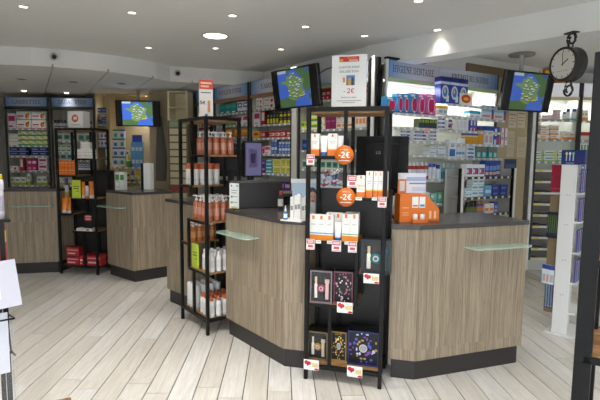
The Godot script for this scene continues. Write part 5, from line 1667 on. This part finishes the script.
# ---------------------------------------------------------------- right wall goods
func goods_right_wall() -> void:
	var z := .1
	var r: Array = hs.r1; var q: Array = hs.r2
	var p := "under the HYGIENE DENTAIRE sign"
	cart(WR, z + .02, r[0], 386.5, 397, 96.5, 1, 1, .08, "brushblue", "toothbrush_box", "blue electric toothbrush box partly behind the rack", p, "box")
	cart(WR, z - .01, r[0], 397.5, 410, 93.5, 2, 1, .09, "brushblue", "toothbrush_box", "blue electric toothbrush box in the middle pair", p, "box")
	cart(WR, z - .01, r[0], 410.2, 418.5, 93, 1, 1, .09, "brushblue", "toothbrush_box", "blue electric toothbrush box next to the pink ones", p, "box")
	cart(WR, z, r[0], 418.8, 426, 94, 1, 1, .09, "brushpink", "toothbrush_box", "narrow pink electric toothbrush box", p, "box")
	cart(WR, z, r[0], 426.4, 436.8, 94, 1, 1, .09, "brushpink", "toothbrush_box", "wide pink electric toothbrush box", p, "box")
	cart(WR, z, r[1], 419.5, 437, 119, 7, 1, .08, "darkgreen", "green_carton", "slim dark green carton", p)
	cart(WR, z, r[2], 401, 412, 127, 1, 4, .1, "paste", "toothpaste_carton", "blue and white toothpaste carton in the left stack", p)
	cart(WR, z, r[2], 414.5, 428.5, 127.5, 1, 4, .1, "paste", "toothpaste_carton", "blue and white toothpaste carton in the middle stack", p)
	cart(WR, z, r[2], 430.5, 437.2, 131, 1, 3, .1, "paste", "toothpaste_carton", "blue and white toothpaste carton in the right stack", p)
	card(WR, .14, 424.5, 429, 128, 134.5, "redcard", "price_tag", "red discount tag on the toothpaste cartons")
	cart(WR, z, r[3], 430, 437, 146.5, 1, 2, .1, "pale", "toothpaste_carton", "pale blue lying carton", p)
	bots(WR, z, r[4], 404.5, 430, 162, 6, "cap", ["a83c34", "dfe0ea", "eceae8"], "mouthwash_bottle", "red mouthwash bottle", p)
	bots(WR, z + .01, r[4], 430, 437.5, 164, 2, "cap", ["e8ecf0", "d8e0ec", "2c50c0"], "mouthwash_bottle", "white mouthwash bottle with blue cap", p)
	cart(WR, z, r[5], 431, 437, 193.5, 1, 1, .08, "mint", "mint_carton", "single mint green carton on the lowest shelf", p)
	cart(WR, z, r[5], 398, 430, 193, 4, 1, .08, "mintwhite", "mint_carton", "white and mint carton behind the orange display", p)
	p = "under the PREMIERS SOINS sign"
	cart(WR, z + .03, q[0], 441, 468.5, 77.8, 3, 1, .09, "nappy", "nappy_pack", "tall blue and white pack", p, "pack")
	card(WR, .145, 459.5, 472.5, 93.5, 105, "discountcard", "discount_card", "white card with red and yellow disc on the blue packs")
	cart(WR, z, q[0], 438.3, 441, 99, 1, 1, .06, "greenpack", "green_carton", "small green carton left of the blue packs", p)
	cart(WR, z + .01, WR.sh(443, 114.5, .13), 438.5, 448, 105.5, 2, 1, .06, "yellowtop", "yellow_carton", "white carton with yellow top", p)
	part_shelf("thin_shelf", WR.sx(437.8, 115) , WR.sx(452, 115), WR.sh(443, 114.5, .13))
	cart(WR, z, q[1], 469.5, 480.5, 110.8, 2, 1, .08, "bandagewhite", "bandage_carton", "white and turquoise bandage carton", p)
	cart(WR, z, q[1], 481.2, 506.5, 105.8, 2, 1, .1, "bandage", "bandage_carton", "pale blue bandage carton with red corner", p)
	cart(WR, z, q[2], 438.3, 446, 117.5, 1, 3, .08, "paste", "plaster_carton", "blue and white carton in the stack", p)
	cart(WR, z, q[2], 448.5, 455.5, 119.5, 1, 2, .08, "pasteorange", "plaster_carton", "blue and orange carton in the stack", p)
	bots(WR, z, q[2], 456, 470, 114.5, 4, "cap", ["eceef0", "dfe3ea", "f4f4f4"], "lotion_bottle", "white lotion bottle", p)
	cart(WR, z, q[2], 470.5, 477.5, 119.5, 2, 1, .06, "bluemix", "blue_carton", "small blue and red carton", p)
	cart(WR, z + .02, q[3], 467, 478.5, 132.5, 2, 1, .08, "amberpack", "amber_pack", "low amber pack with blue top", p, "pack")
	cart(WR, z + .02, q[3], 479, 484, 126, 1, 1, .08, "amberpack", "amber_pack", "tall amber pack with blue top", p, "pack")
	cart(WR, z + .02, q[3], 484.5, 494, 126, 2, 1, .08, "bluepack", "plaster_pack", "pale blue plaster pack", p, "pack")
	cart(WR, z + .02, q[3], 494.3, 500, 127, 1, 1, .08, "bluemix", "plaster_pack", "dark blue plaster pack", p, "pack")
	cart(WR, z + .02, q[3], 500.3, 508, 128, 2, 1, .06, "redwhite", "white_pack", "slim white pack with red side", p, "pack")
	cart(WR, z, q[4], 438.2, 446, 146.5, 1, 2, .1, "pale", "pale_carton", "pale blue lying carton", p)
	cart(WR, z + .02, q[4], 448.5, 457, 140, 1, 1, .06, "whiteblue", "white_pack", "large white pack with blue foot", p, "pack")
	bots(WR, z, q[4], 457.5, 466, 138, 3, "stick", ["eaeef2", "7ca8d8", "f2f4f6"], "spray_bottle", "white and blue spray bottle", p)
	cart(WR, z, q[4], 466.5, 475.5, 146.5, 1, 3, .08, "whiteblue", "blue_carton", "white and blue lying carton", p)
	cart(WR, z + .02, q[4], 476.5, 487, 145.5, 2, 1, .06, "tealbright", "teal_pack", "teal pack with red band, left pair", p, "pack")
	cart(WR, z + .02, q[4], 488.5, 497.5, 146, 2, 1, .06, "tealbright", "teal_pack", "teal pack with red band, right pair", p, "pack")
	bots(WR, z + .01, q[5], 437.9, 443, 165, 1, "cap", ["e8ecf0", "d8e0ec", "2c50c0"], "mouthwash_bottle", "white mouthwash bottle with blue cap", p)
	bots(WR, z + .01, q[5], 443.3, 459.5, 163.5, 5, "cap", ["7cc4c4", "4c94b0", "c8d4d8"], "mouthwash_bottle", "turquoise mouthwash bottle", p)
	cart(WR, z, q[6], 438.2, 451, 192.5, 2, 1, .08, "mint", "mint_carton", "mint green carton", p)
	cart(WR, z, q[6], 451.5, 456.5, 192.3, 1, 1, .08, "mintred", "red_carton", "small red and white carton beside mint cartons", p)
	# low unit
	var g: Array = hs.g
	p = "on the low shelf unit"
	var zg := .36
	cart(WR, zg, g[0], 466.5, 485, 164.3, 3, 1, .08, "detergent", "tablet_pack", "white pack with blue and red print on top", p, "pack")
	cart(WR, zg, g[0], 485.5, 497, 161.5, 3, 1, .08, "bluefull", "blue_pack", "blue pack in the front row on top", p, "pack")
	cart(WR, zg - .09, g[0], 486, 501, 160.5, 3, 1, .07, "bluefull", "blue_pack", "blue pack in the rear row on top", p, "pack")
	cart(WR, zg, g[1], 466, 472, 188, 2, 2, .07, "tissue", "tissue_carton", "small pale blue carton at the left end", p)
	cart(WR, zg - .02, g[1], 472.5, 484.5, 179, 2, 3, .08, "tissue", "tissue_carton", "pale blue carton in the tall block", p)
	cart(WR, zg, g[1], 485, 492, 185.5, 1, 1, .08, "skyblue", "sky_carton", "sky blue carton in the middle", p)
	cart(WR, zg, g[1], 492.5, 508, 185, 2, 2, .09, "bluedark", "navy_carton", "dark blue carton in right stack", p)
	bots(WR, zg, g[2], 467, 478, 201.5, 4, "cap", ["23261c", "5a6a28", "1a1a18"], "dark_bottle", "dark olive bottle at the bottom", p)
	bots(WR, zg, g[2], 478.5, 484.5, 201, 2, "cap", ["3a5cb0", "d88830", "d8702c"], "small_bottle", "blue bottle with orange cap at the bottom", p)
	cart(WR, zg, g[2], 485, 494, 203.5, 2, 1, .07, "whiteorange", "white_carton", "white and orange carton at the bottom", p)
	cart(WR, zg, g[2], 494.5, 498, 202, 1, 1, .07, "bluefull", "blue_carton", "blue carton at the bottom right", p)
	# notices on the beige partition
	var n := "printed notice taped to the beige partition, "
	card(WR, -.055, 509, 517, 100, 128, "notice", "paper_notice", n + "upper left", "notice")
	card(WR, -.055, 518, 525.5, 98, 128, "notice", "paper_notice", n + "upper right", "notice")
	card(WR, -.055, 507, 514, 131, 157, "notice2", "paper_notice", n + "lower left", "notice")
	card(WR, -.055, 517, 526.5, 137, 157.5, "notice2", "paper_notice", n + "lower right", "notice")
	card(WR, -.055, 504, 516, 159, 183, "bluenotice", "paper_notice", "dark blue notice low on the beige partition", "notice")

func part_shelf(called: String, x0: float, x1: float, h: float) -> void:
	var o := thing(called, "short glass shelf carrying yellow-topped cartons", "shelf", WR.xf(0, h, 0))
	var st := mb(); bx(st, Vector3(x0, -.012, -.27), Vector3(x1, 0, .13)); part("glass_plate", st, M.shelfglass, o)

# ---------------------------------------------------------------- far left wall goods
func goods_far_wall() -> void:
	var z := -.04
	var a: Array = hs.a1; var b: Array = hs.a2; var c: Array = hs.a3
	var p := "under the GAMBETTES sign"
	cart(WA, z, a[0], 16, 46, 111.5, 2, 2, .08, "gambette", "stocking_carton", "white and red stocking carton", p)
	cart(WA, z, a[0], 7.3, 15.8, 113.5, 1, 1, .08, "magentawhite", "stocking_carton", "plum and white upright carton", p)
	cart(WA, z, a[1], 18, 47, 131.5, 4, 3, .07, "greenyellow", "green_carton", "green and yellow carton", p)
	cart(WA, z, a[1], 8, 17.6, 133.5, 4, 1, .07, "whitestack", "white_carton", "slim white carton", p)
	cart(WA, z, a[2], 9.5, 27, 147, 2, 2, .07, "navybox", "navy_carton", "navy carton in the left block", p)
	cart(WA, z, a[2], 31, 47, 147, 2, 2, .07, "navybox", "navy_carton", "navy carton in the right block", p)
	cart(WA, z, a[3], 8.5, 18, 166, 1, 1, .07, "whitered", "white_carton", "low white and red carton", p)
	cart(WA, z, a[3], 19.5, 23.5, 158, 1, 1, .07, "redtall", "red_carton", "tall red carton", p)
	cart(WA, z, a[3], 27, 36.5, 158.5, 2, 1, .07, "magenta", "magenta_carton", "magenta upright carton", p)
	cart(WA, z, a[3], 38, 47, 158, 1, 2, .07, "magentawhite", "magenta_carton", "magenta and white lying carton", p)
	cart(WA, z, a[4], 9, 26, 177, 3, 1, .07, "limefoot", "lime_carton", "white carton with lime foot on the left", p)
	cart(WA, z, a[4], 27, 30.3, 173.5, 1, 1, .05, "limefoot", "lime_carton", "tall slim white and lime carton", p)
	cart(WA, z, a[4], 37, 47, 176.5, 2, 1, .07, "limefoot", "lime_carton", "white carton with lime foot on the right", p)
	p = "under the TABAC STOP sign"
	bots(WA, z, b[0], 53, 66, 120, 4, "cap", ["50545a", "b8bcc0", "3a3c40"], "dark_bottle", "dark bottle on the top shelf", p)
	bots(WA, z, b[0], 87, 92, 121, 2, "cap", ["50545a", "b8bcc0", "3a3c40"], "dark_bottle", "dark bottle right of the white box", p)
	cart(WA, z, b[1], 56, 92, 133.5, 5, 1, .07, "roundgreen", "green_carton", "green patch carton on the second shelf", p)
	cart(WA, z, b[2], 56, 76, 144.5, 4, 2, .07, "greenjar", "green_carton", "pale green patch carton on the third shelf", p)
	cart(WA, z, b[3], 54, 92, 153.5, 6, 1, .07, "roundgreen", "green_carton", "green patch carton on the fourth shelf", p)
	cart(WA, z, b[4], 76, 92, 164.5, 4, 1, .07, "bluewhite", "blue_carton", "blue and white carton on the fifth shelf", p)
	cart(WA, z, b[5], 54, 92, 177.5, 5, 1, .07, "limefoot", "lime_carton", "white and lime carton on the lowest shelf", p)
	p = "in the narrow beige cabinet"
	cart(WA, z, c[0], 97, 106, 107.5, 2, 1, .07, "navybox", "navy_carton", "navy carton on the top shelf", p)
	cart(WA, z, c[1], 97, 101, 120, 1, 1, .07, "navybox", "navy_carton", "low navy carton on the second shelf", p)
	cart(WA, z, c[1], 101.5, 107, 117, 1, 2, .07, "navybox", "navy_carton", "stacked navy carton on the second shelf", p)
	cart(WA, z, c[2], 96.5, 107, 131, 3, 2, .05, "blisterred", "hanging_pack", "red and white hanging pack", p, "pack")
	# packs hung in three columns on the back of the beige cabinet
	p = "below the far left television"
	for r in 4:
		var hy := WA.sh(115, 138.5 + r * 9.0)
		cart(WA, -.1 + .01 * r, hy, 105.5, 112, 129.3 + r * 9.0, 1, 1, .02, ["blisterred", "blister", "blister", "blistergreen"][r], "hanging_pack", ["first", "second", "third", "fourth"][r] + " hanging pack down in the left column", p, "pack")
		cart(WA, -.1 + .01 * r, hy, 112.3, 118.5, 129.3 + r * 9.0, 1, 1, .02, ["blistergreen", "blister", "blister", "blister"][r], "hanging_pack", ["first", "second", "third", "fourth"][r] + " hanging pack down in the middle column", p, "pack")
		cart(WA, -.1 + .01 * r, hy, 119, 125, 129.3 + r * 9.0, 1, 1, .02, ["blister", "blistergreen", "blister", "blistergreen"][r], "hanging_pack", ["first", "second", "third", "fourth"][r] + " hanging pack down in the right column", p, "pack")
	cart(WA, z, c[3], 131, 142.5, 142, 3, 2, .06, "skyblue", "blue_carton", "sky blue carton in the display block", p)
	cart(WA, z - .06, c[3], 132, 142, 135, 1, 1, .02, "bluefull", "header_card", "tall blue header card behind sky blue cartons", p, "display card")
	cart(WA, z, c[3], 126, 130.5, 150, 1, 1, .06, "greenyellow", "green_carton", "green and yellow carton beside the blue display", p)
	bots(WA, z, c[4], 123.5, 129, 172.5, 2, "cap", ["8c2c30", "d8b040", "d8c040"], "syrup_bottle", "dark red bottle with yellow cap", p)
	bots(WA, z, c[4], 130, 133.5, 171, 1, "cap", ["3a5cb0", "e0e4ec", "3a5cb0"], "syrup_bottle", "blue bottle with white label", p)
	bots(WA, z, c[4], 134.5, 139.5, 171.5, 2, "cap", ["d8b83c", "e8dc9c", "d8c040"], "syrup_bottle", "yellow bottle with pale label", p)
	bots(WA, z, c[5], 123.5, 139.5, 183, 5, "cap", ["b89c40", "d8d09c", "7c8c3c"], "syrup_bottle", "low yellow bottle on the bottom shelf", p)
	# things on the cornered counter
	var q := on_level(116, 190.5, TOP)
	cart_one(Transform3D(Basis(Vector3.UP, -.2), q + Vector3(0, 0, -.12)), .13, .22, .06, "jars", "jar_pack", "white pack of two green-labelled jars on the cornered counter", "pack")
	q = on_level(146, 190.0, TOP)
	var o := thing("card_holder", "white upright card holder with dark side on the cornered counter", "card holder", Transform3D(Basis(Vector3.UP, -.25), q + Vector3(0, 0, -.1)))
	var st := mb(); bx(st, Vector3(-.05, 0, -.05), Vector3(.045, .33, .03)); part("white_card", st, M.white, o)
	st = mb(); bx(st, Vector3(-.085, 0, -.05), Vector3(-.052, .33, .03)); part("dark_side", st, M.black, o)
	# grey coat hanging on the beige return
	var cp := at_depth(160, 150, 7.3)
	var co := thing("hanging_coat", "grey coat hanging on the beige wall right of the far television", "coat", Transform3D(Basis(), Vector3(cp.x, WA.sh(160, 180), -7.33)))
	st = mb()
	var hgt := WA.sh(160, 118) - WA.sh(160, 180)
	st.set_smooth_group(1)
	var cols := 14; var rows := 10
	var pt := func(i: int, j: int) -> Vector3:
		var u := float(i) / cols - .5; var v := float(j) / rows
		var wdt := .15 - .05 * v * v + .02 * sin(v * 5.0)
		return Vector3(u * wdt + .012 * sin(v * 4.0), v * hgt, .04 * (1.0 - pow(absf(u) * 2.0, 2.0)) + .014 * sin(u * 34.0) * (1.0 - .5 * v) + .01)
	for i in cols:
		for j in rows:
			for e in [[0, 0], [0, 1], [1, 1], [0, 0], [1, 1], [1, 0]]:
				vert(st, pt.call(i + e[0], j + e[1]), Vector2.ZERO, Color.WHITE)
	st.set_smooth_group(-1)
	part("cloth", st, M.cloth, co)
	st = mb(); tube(st, [Vector3(0.01, hgt + .02, -.02), Vector3(.01, hgt + .02, .03), Vector3(.01, hgt - .01, .035)], .006); part("hook", st, M.metal, co)

# ---------------------------------------------------------------- right cabinet goods, tower
func goods_right_cabinet() -> void:
	var h: Array = hs.b
	var z := -.03
	var p := "in the pale right cabinet"
	cart(WB, z, h[0], 534.5, 541, 108.5, 1, 4, .08, "pinkflat", "pink_carton", "pink and white lying carton in the left stack", p)
	cart(WB, z, h[0], 541.5, 552, 115, 1, 1, .08, "pinkflat", "pink_carton", "single wide pink and white carton", p)
	cart(WB, z, h[0], 552.5, 560.5, 109.5, 1, 4, .08, "pinkflat", "pink_carton", "pink and white lying carton in the right stack", p)
	cart(WB, z, h[0], 562.5, 566, 111.5, 1, 1, .06, "whitecyan", "white_carton", "white and turquoise carton beside the pink stack", p)
	cart(WB, z - .01, h[0], 566.2, 570, 108.5, 1, 1, .06, "whitecyan", "white_carton", "taller white and turquoise carton", p)
	cart(WB, z, h[0], 572, 576.8, 108.3, 1, 1, .06, "whitecyan", "white_carton", "white and turquoise carton at the right end", p)
	cart(WB, z, h[1], 533.5, 540, 134, 1, 1, .08, "orangepale", "orange_carton", "pale orange carton at the left end", p)
	cart(WB, z - .08, h[1], 533.5, 541, 122, 1, 3, .06, "orangecard", "orange_carton", "orange carton in the rear stack", p)
	cart(WB, z, h[1], 540.5, 549.5, 125.5, 1, 3, .08, "orangepale", "orange_carton", "pale orange carton in the middle stack", p)
	cart(WB, z, h[1], 550, 559, 125, 1, 3, .08, "orangecard", "orange_carton", "orange carton in the right stack", p)
	cart(WB, z, h[1], 562.7, 568.7, 131.3, 1, 1, .06, "orangecard", "orange_carton", "upright orange carton, left one", p)
	cart(WB, z, h[1], 569.2, 575, 131.3, 1, 1, .06, "orangecard", "orange_carton", "upright orange carton, right one", p)
	cart(WB, z, h[2], 533.5, 543, 151.5, 1, 2, .08, "greenmed", "green_carton", "white and green carton in the left stack", p)
	cart(WB, z, h[2], 543.5, 557.5, 150.5, 1, 2, .08, "greenmed", "green_carton", "wide white and green carton in the middle stack", p)
	cart(WB, z, h[2], 558, 575, 150.5, 2, 2, .08, "greenmed", "green_carton", "white and green carton in the right block", p)
	p = "in the cabinet at the right edge"
	cart(WB, z, WB.sh(585, 120.5), 581, 588.5, 110, 2, 1, .06, "orangecard", "orange_carton", "orange and white carton", p)
	cart(WB, z, WB.sh(585, 140), 580.5, 592, 132, 4, 1, .06, "redrow", "red_carton", "small red and white carton", p)
	cart(WB, z, WB.sh(585, 150), 580.5, 592, 143.5, 4, 1, .06, "greenrow", "green_carton", "small green and white carton", p)
	cart(WB, z, WB.sh(585, 175), 580.5, 600, 164, 4, 1, .06, "bluewhite", "blue_carton", "blue and white carton", p)
	# ornaments on top of the cabinet
	bottle_at(Transform3D(Basis(), Vector3(WB.at(WB.sx(541, 80), 0, 0).x, LOW, -6.2)), "cap", .07, .17, ["d8d4c8", "d0ccc0", "c8c4b8"], "ornament_jar", "pale ceramic jar on top of the right cabinet", "jar")
	bottle_at(Transform3D(Basis(), Vector3(WB.at(WB.sx(534.5, 80), 0, 0).x, LOW, -6.24)), "cap", .045, .15, ["cfcabd", "c8c4b8", "c8c4b8"], "ornament_jar", "slim ceramic jar beside the wider jar on the cabinet", "jar")
	cart_one(Transform3D(Basis(Vector3.UP, .1), Vector3(WB.at(WB.sx(550, 80), 0, 0).x, LOW, -6.15)), .1, .19, .05, "amberbox", "ornament_box", "amber box on top of the right cabinet behind the clock", "box")
	cart_one(Transform3D(Basis(Vector3.UP, 0.0), Vector3(WB.at(WB.sx(567, 80), 0, 0).x, LOW, -6.15)), .2, .06, .08, "orangebox", "ornament_box", "flat orange box on top of the right cabinet", "box")
	# white tower of toothbrushes
	var T := Fr.new(self, Vector3(2.185, 0, -3.86), 44.0)
	var hb := T.sh(570, 150, 0); var hm := T.sh(570, 164.5, 0)
	var w := .118
	var dp := .34
	var o := thing("toothbrush_tower", "white display tower of toothbrushes with dark blue header at the right", "display", T.xf(0, 0, 0))
	var st := mb(); chamfer(st, Vector3(0, .012, -.018), Vector3(w, hm, 0), .003); part("end_panel", st, M.white, o)
	st = mb(); bx(st, Vector3(.01, .012, -dp), Vector3(w - .06, hm, -.018)); part("core", st, M.white, o)
	st = mb(); bx(st, Vector3(-.05, 0, -dp), Vector3(w + .06, .012, .03)); part("floor_plate", st, M.white, o)
	st = mb(); bx(st, Vector3(-.004, hm, -dp), Vector3(w + .05, hb, .004)); var hd := part("header", st, mat("1c2c6c", 0.4), o)
	st = mb()
	for k in 3:
		var x := .03 + .025 * k
		face(st, Vector3(x, hm + .03, .0045), Vector3(.008, 0, 0), Vector3(0, (hb - hm) * .5, 0), L("c8d8e8"))
		oval(st, Vector3(x + .004, hm + .03 + (hb - hm) * .5, .0047), .009, .014, L(["e0e060", "e8f0f4", "88d0a0"][k]), 10)
	face(st, Vector3(.03, hm + .008, .0045), Vector3(.06, 0, 0), Vector3(0, .008, 0), L("8c9cc8"))
	part("brush_emblem", st, M.flat, hd)
	st = mb()
	for k in 3: face(st, Vector3(w + .0505, hm + .03, -.08 - k * .06), Vector3(0, 0, -.035), Vector3(0, (hb - hm) * .5, 0), L("e8ecf4"))
	part("side_emblem", st, M.flat, hd)
	st = mb()
	for y in [.35, .65, .95, 1.2]:
		for x in [.055, .075]: oval(st, Vector3(x, y, .0006), .004, .004, L("8c8c8c"), 8)
	part("screw_holes", st, M.flat, o)
	var row := -2
	for y in [.2, .46, .72, .98, 1.22]:
		row += 1
		st = mb(); bx(st, Vector3(w - .06, y - .012, -dp), Vector3(w + .045, y, -.02)); part("shelf", st, M.white, o)
		if y > .3:
			for k in 5:
				cart_one(T.xf(w + .03, y - .24 + .242, -.05 - k * .055, PI / 2), .04, .19, .012, ["brush_a", "brush_b", "brush_c"][k % 3], "toothbrush_pack", "toothbrush pack on the right side of white tower, " + ORD[k] + " in row " + ORD[row] + " up", "toothbrush pack", "toothbrush packs on the right side of the white tower")
	# left side of the tower: red boxes, dark packs and a bag on hooks
	var zl := -.04
	var xl := T.sx(551, 180, zl); var xw := T.sx(560.5, 180, zl) - xl
	for k in 5:
		cart_one(T.xf(xl + xw * (k + .5) / 5, T.sh(556, 192, zl), zl), xw / 5 - .002, T.sh(556, 165, zl) - T.sh(556, 192, zl), .05, "redplain", "red_pack", "tall plain red pack left of the white tower, " + ORD[k] + " from left", "pack", "red packs on the left side of the white tower")
	xl = T.sx(547, 225, zl); xw = T.sx(559.5, 225, zl) - xl
	st = mb(); bx(st, Vector3(xl + .01, .16, -.24), Vector3(-.002, T.sh(553, 196, zl), zl - .01)); part("cardboard_rack", st, M.brown, o)
	for k in 6:
		cart_one(T.xf(xl + xw * (k + .5) / 6, T.sh(553, 238, zl), zl + .006), xw / 6 - .002, T.sh(553, 212, zl) - T.sh(553, 238, zl), .012, "brush_d", "dark_toothbrush_pack", "dark toothbrush pack left of the white tower, " + ORD[k] + " from left", "toothbrush pack", "dark toothbrush packs left of the white tower")
	for k in 3:
		cart_one(T.xf(xl + .006 + .03 * k, T.sh(552, 284, zl), zl + .01 + .008 * k, .1 * k), .04, T.sh(552, 265, zl) - T.sh(552, 284, zl), .008, "bluepack", "blue_bag", "pale blue hanging bag low left of the white tower, " + ORD[k] + " from left", "pack", "pale blue bags low on the white tower")
	for k in 3:
		cart_one(T.xf(xl + .03 + .02 * k, .2, zl + .006), .022, .24, .01, "brush_c", "lower_pack", "blue pack at the foot of the white tower, " + ORD[k] + " from left", "pack", "blue packs at the foot of the tower")

# ---------------------------------------------------------------- things at the near picture edges
func goods_near() -> void:
	# near rack at the right edge
	var R4: Fr = hs.r4
	bottle_at(R4.xf(.1, .62, -.12), "tub", .045, .07, ["6c2c20", "c84030", "8c1c18"], "balm_jar", "dark red jar on the rack at the right picture edge", "jar")
	bottle_at(R4.xf(.1, .17, -.12), "tub", .05, .09, ["dcd8d0", "c8c4bc", "e8e6e0"], "balm_jar", "white jar at the bottom of the rack at the right picture edge", "jar")
	for x in [.2, .3, .4]:
		bottle_at(R4.xf(x, .9, -.12), "cap", .03, .18, ["d8d0c8", "c8a890", "8c4a30"], "lotion_bottle", "beige bottle on the right edge rack, " + ORD[int(x * 10.0 + .5) - 2] + " from left", "bottle", "beige bottles on the right edge rack")
	# leaflet stand at the left edge
	var F := Fr.new(self, Vector3(-1.285, 0, -2.0), -38.0)
	var o := thing("leaflet_stand", "dark wire stand of leaflets and jars cut by the left picture edge", "display", F.xf(0, 0, 0))
	var top := F.sh(4, 219.5); var mid := F.sh(4, 266); var low := F.sh(4, 352)
	var st := mb()
	for x in [-.02, -.5]:
		for z in [-.02, -.32]:
			bx(st, Vector3(x - .01, 0, z - .01), Vector3(x + .01, top - .012, z + .01))
	part("frame", st, M.black, o)
	for y in [top, mid, low]:
		st = mb(); bx(st, Vector3(-.52, y - .012, -.34), Vector3(.012 if y == top else -.006, y, .01)); part("shelf", st, M.black, o)
	part("wire_pocket", mb_wire(), M.black, o, Transform3D(Basis(), Vector3(.0, F.sh(8, 312), .02)))
	var q := F.hit(22.5, 306, .13)
	cart_one(F.xf(q.x - .1, q.y, .13, 0.0) * Transform3D(Basis(Vector3.BACK, .07) * Basis(Vector3.RIGHT, -.35), Vector3.ZERO), .2, .2, .004, "paperplain", "paper_leaflet", "pale paper leaflet jutting from the stand at the left picture edge", "leaflet")
	q = F.hit(10.5, 372, .06)
	cart_one(F.xf(q.x - .1, q.y, .06), .2, F.sh(5, 313, .06) - q.y, .01, "paper", "printed_sheet", "printed white sheet in a clear pocket at the left picture edge", "leaflet")
	var ac := thing("acrylic_pocket", "clear acrylic pocket below the printed sheet at the left picture edge", "leaflet holder", F.xf(q.x - .1, 0, .075))
	st = mb(); bx(st, Vector3(-.11, F.sh(8, 405, .06), 0.0), Vector3(.125, F.sh(8, 322, .06), .003)); part("front_plate", st, M.clear, ac)
	st = mb(); bx(st, Vector3(.112, F.sh(8, 405, .06), -.05), Vector3(.115, F.sh(8, 322, .06), -.001)); part("side_plate", st, M.clear, ac)
	st = mb(); bx(st, Vector3(-.11, F.sh(8, 405, .06) - .003, -.05), Vector3(.125, F.sh(8, 405, .06) - .001, .003)); part("bottom_plate", st, M.clear, ac)
	for k in 4:
		cart_one(F.xf(-.045 - .001 * k, low, .005 - k * .012), .06 - .002 * k, F.sh(8, 314) - low, .004, ["bluepack", "paper", "bluepack", "paper"][k], "folded_leaflet", "folded blue and white leaflet behind the printed sheet, " + ORD[k] + " from front", "leaflet", "folded leaflets in the left edge stand")
	bottle_at(F.xf(-.045, top, -.05), "tub", .042, .17, ["e6e4e8", "c4c0d4", "d8d4dc"], "cream_tub", "white tub on top of the stand at the left picture edge", "jar")
	cart_one(F.xf(-.02, top, -.12, .5), .05, .19, .03, "yellowtop", "yellow_carton", "white and yellow carton behind the white tub at the left edge", "carton")
	for k in 3:
		cart_one(F.xf(-.03 - k * .005, mid, -.02 - k * .06), .05, F.sh(4, 227) - mid, .04, ["magcover", "magcover", "redbox"][k], "bright_carton", "red, orange and yellow carton under the white tub, " + ["front", "middle", "rear"][k] + " one", "carton")
	# corner of a small wooden stool in front of the camera
	var wc := at_depth(76, 397, 2.2)
	var ws := thing("wooden_block", "brown wooden display block at the lower picture edge", "display block", Transform3D(Basis(Vector3.UP, .5), Vector3(wc.x - .05, 0, wc.z + .1)))
	st = mb(); chamfer(st, Vector3(-.07, wc.y - .03, -.08), Vector3(.07, wc.y, .08), .004); part("block_top", st, M.oak, ws)
	st = mb(); bx(st, Vector3(-.05, 0, -.06), Vector3(.05, wc.y - .03, .06)); part("block_body", st, M.oak, ws)

func mb_wire() -> SurfaceTool:
	var st := mb()
	tube(st, [Vector3(-.3, 0, 0), Vector3(-.02, 0, 0), Vector3(.0, 0, .09), Vector3(-.3, 0, .09)], .004)
	tube(st, [Vector3(-.02, 0, 0), Vector3(-.012, -.17, 0), Vector3(.0, -.185, .03)], .004)
	return st
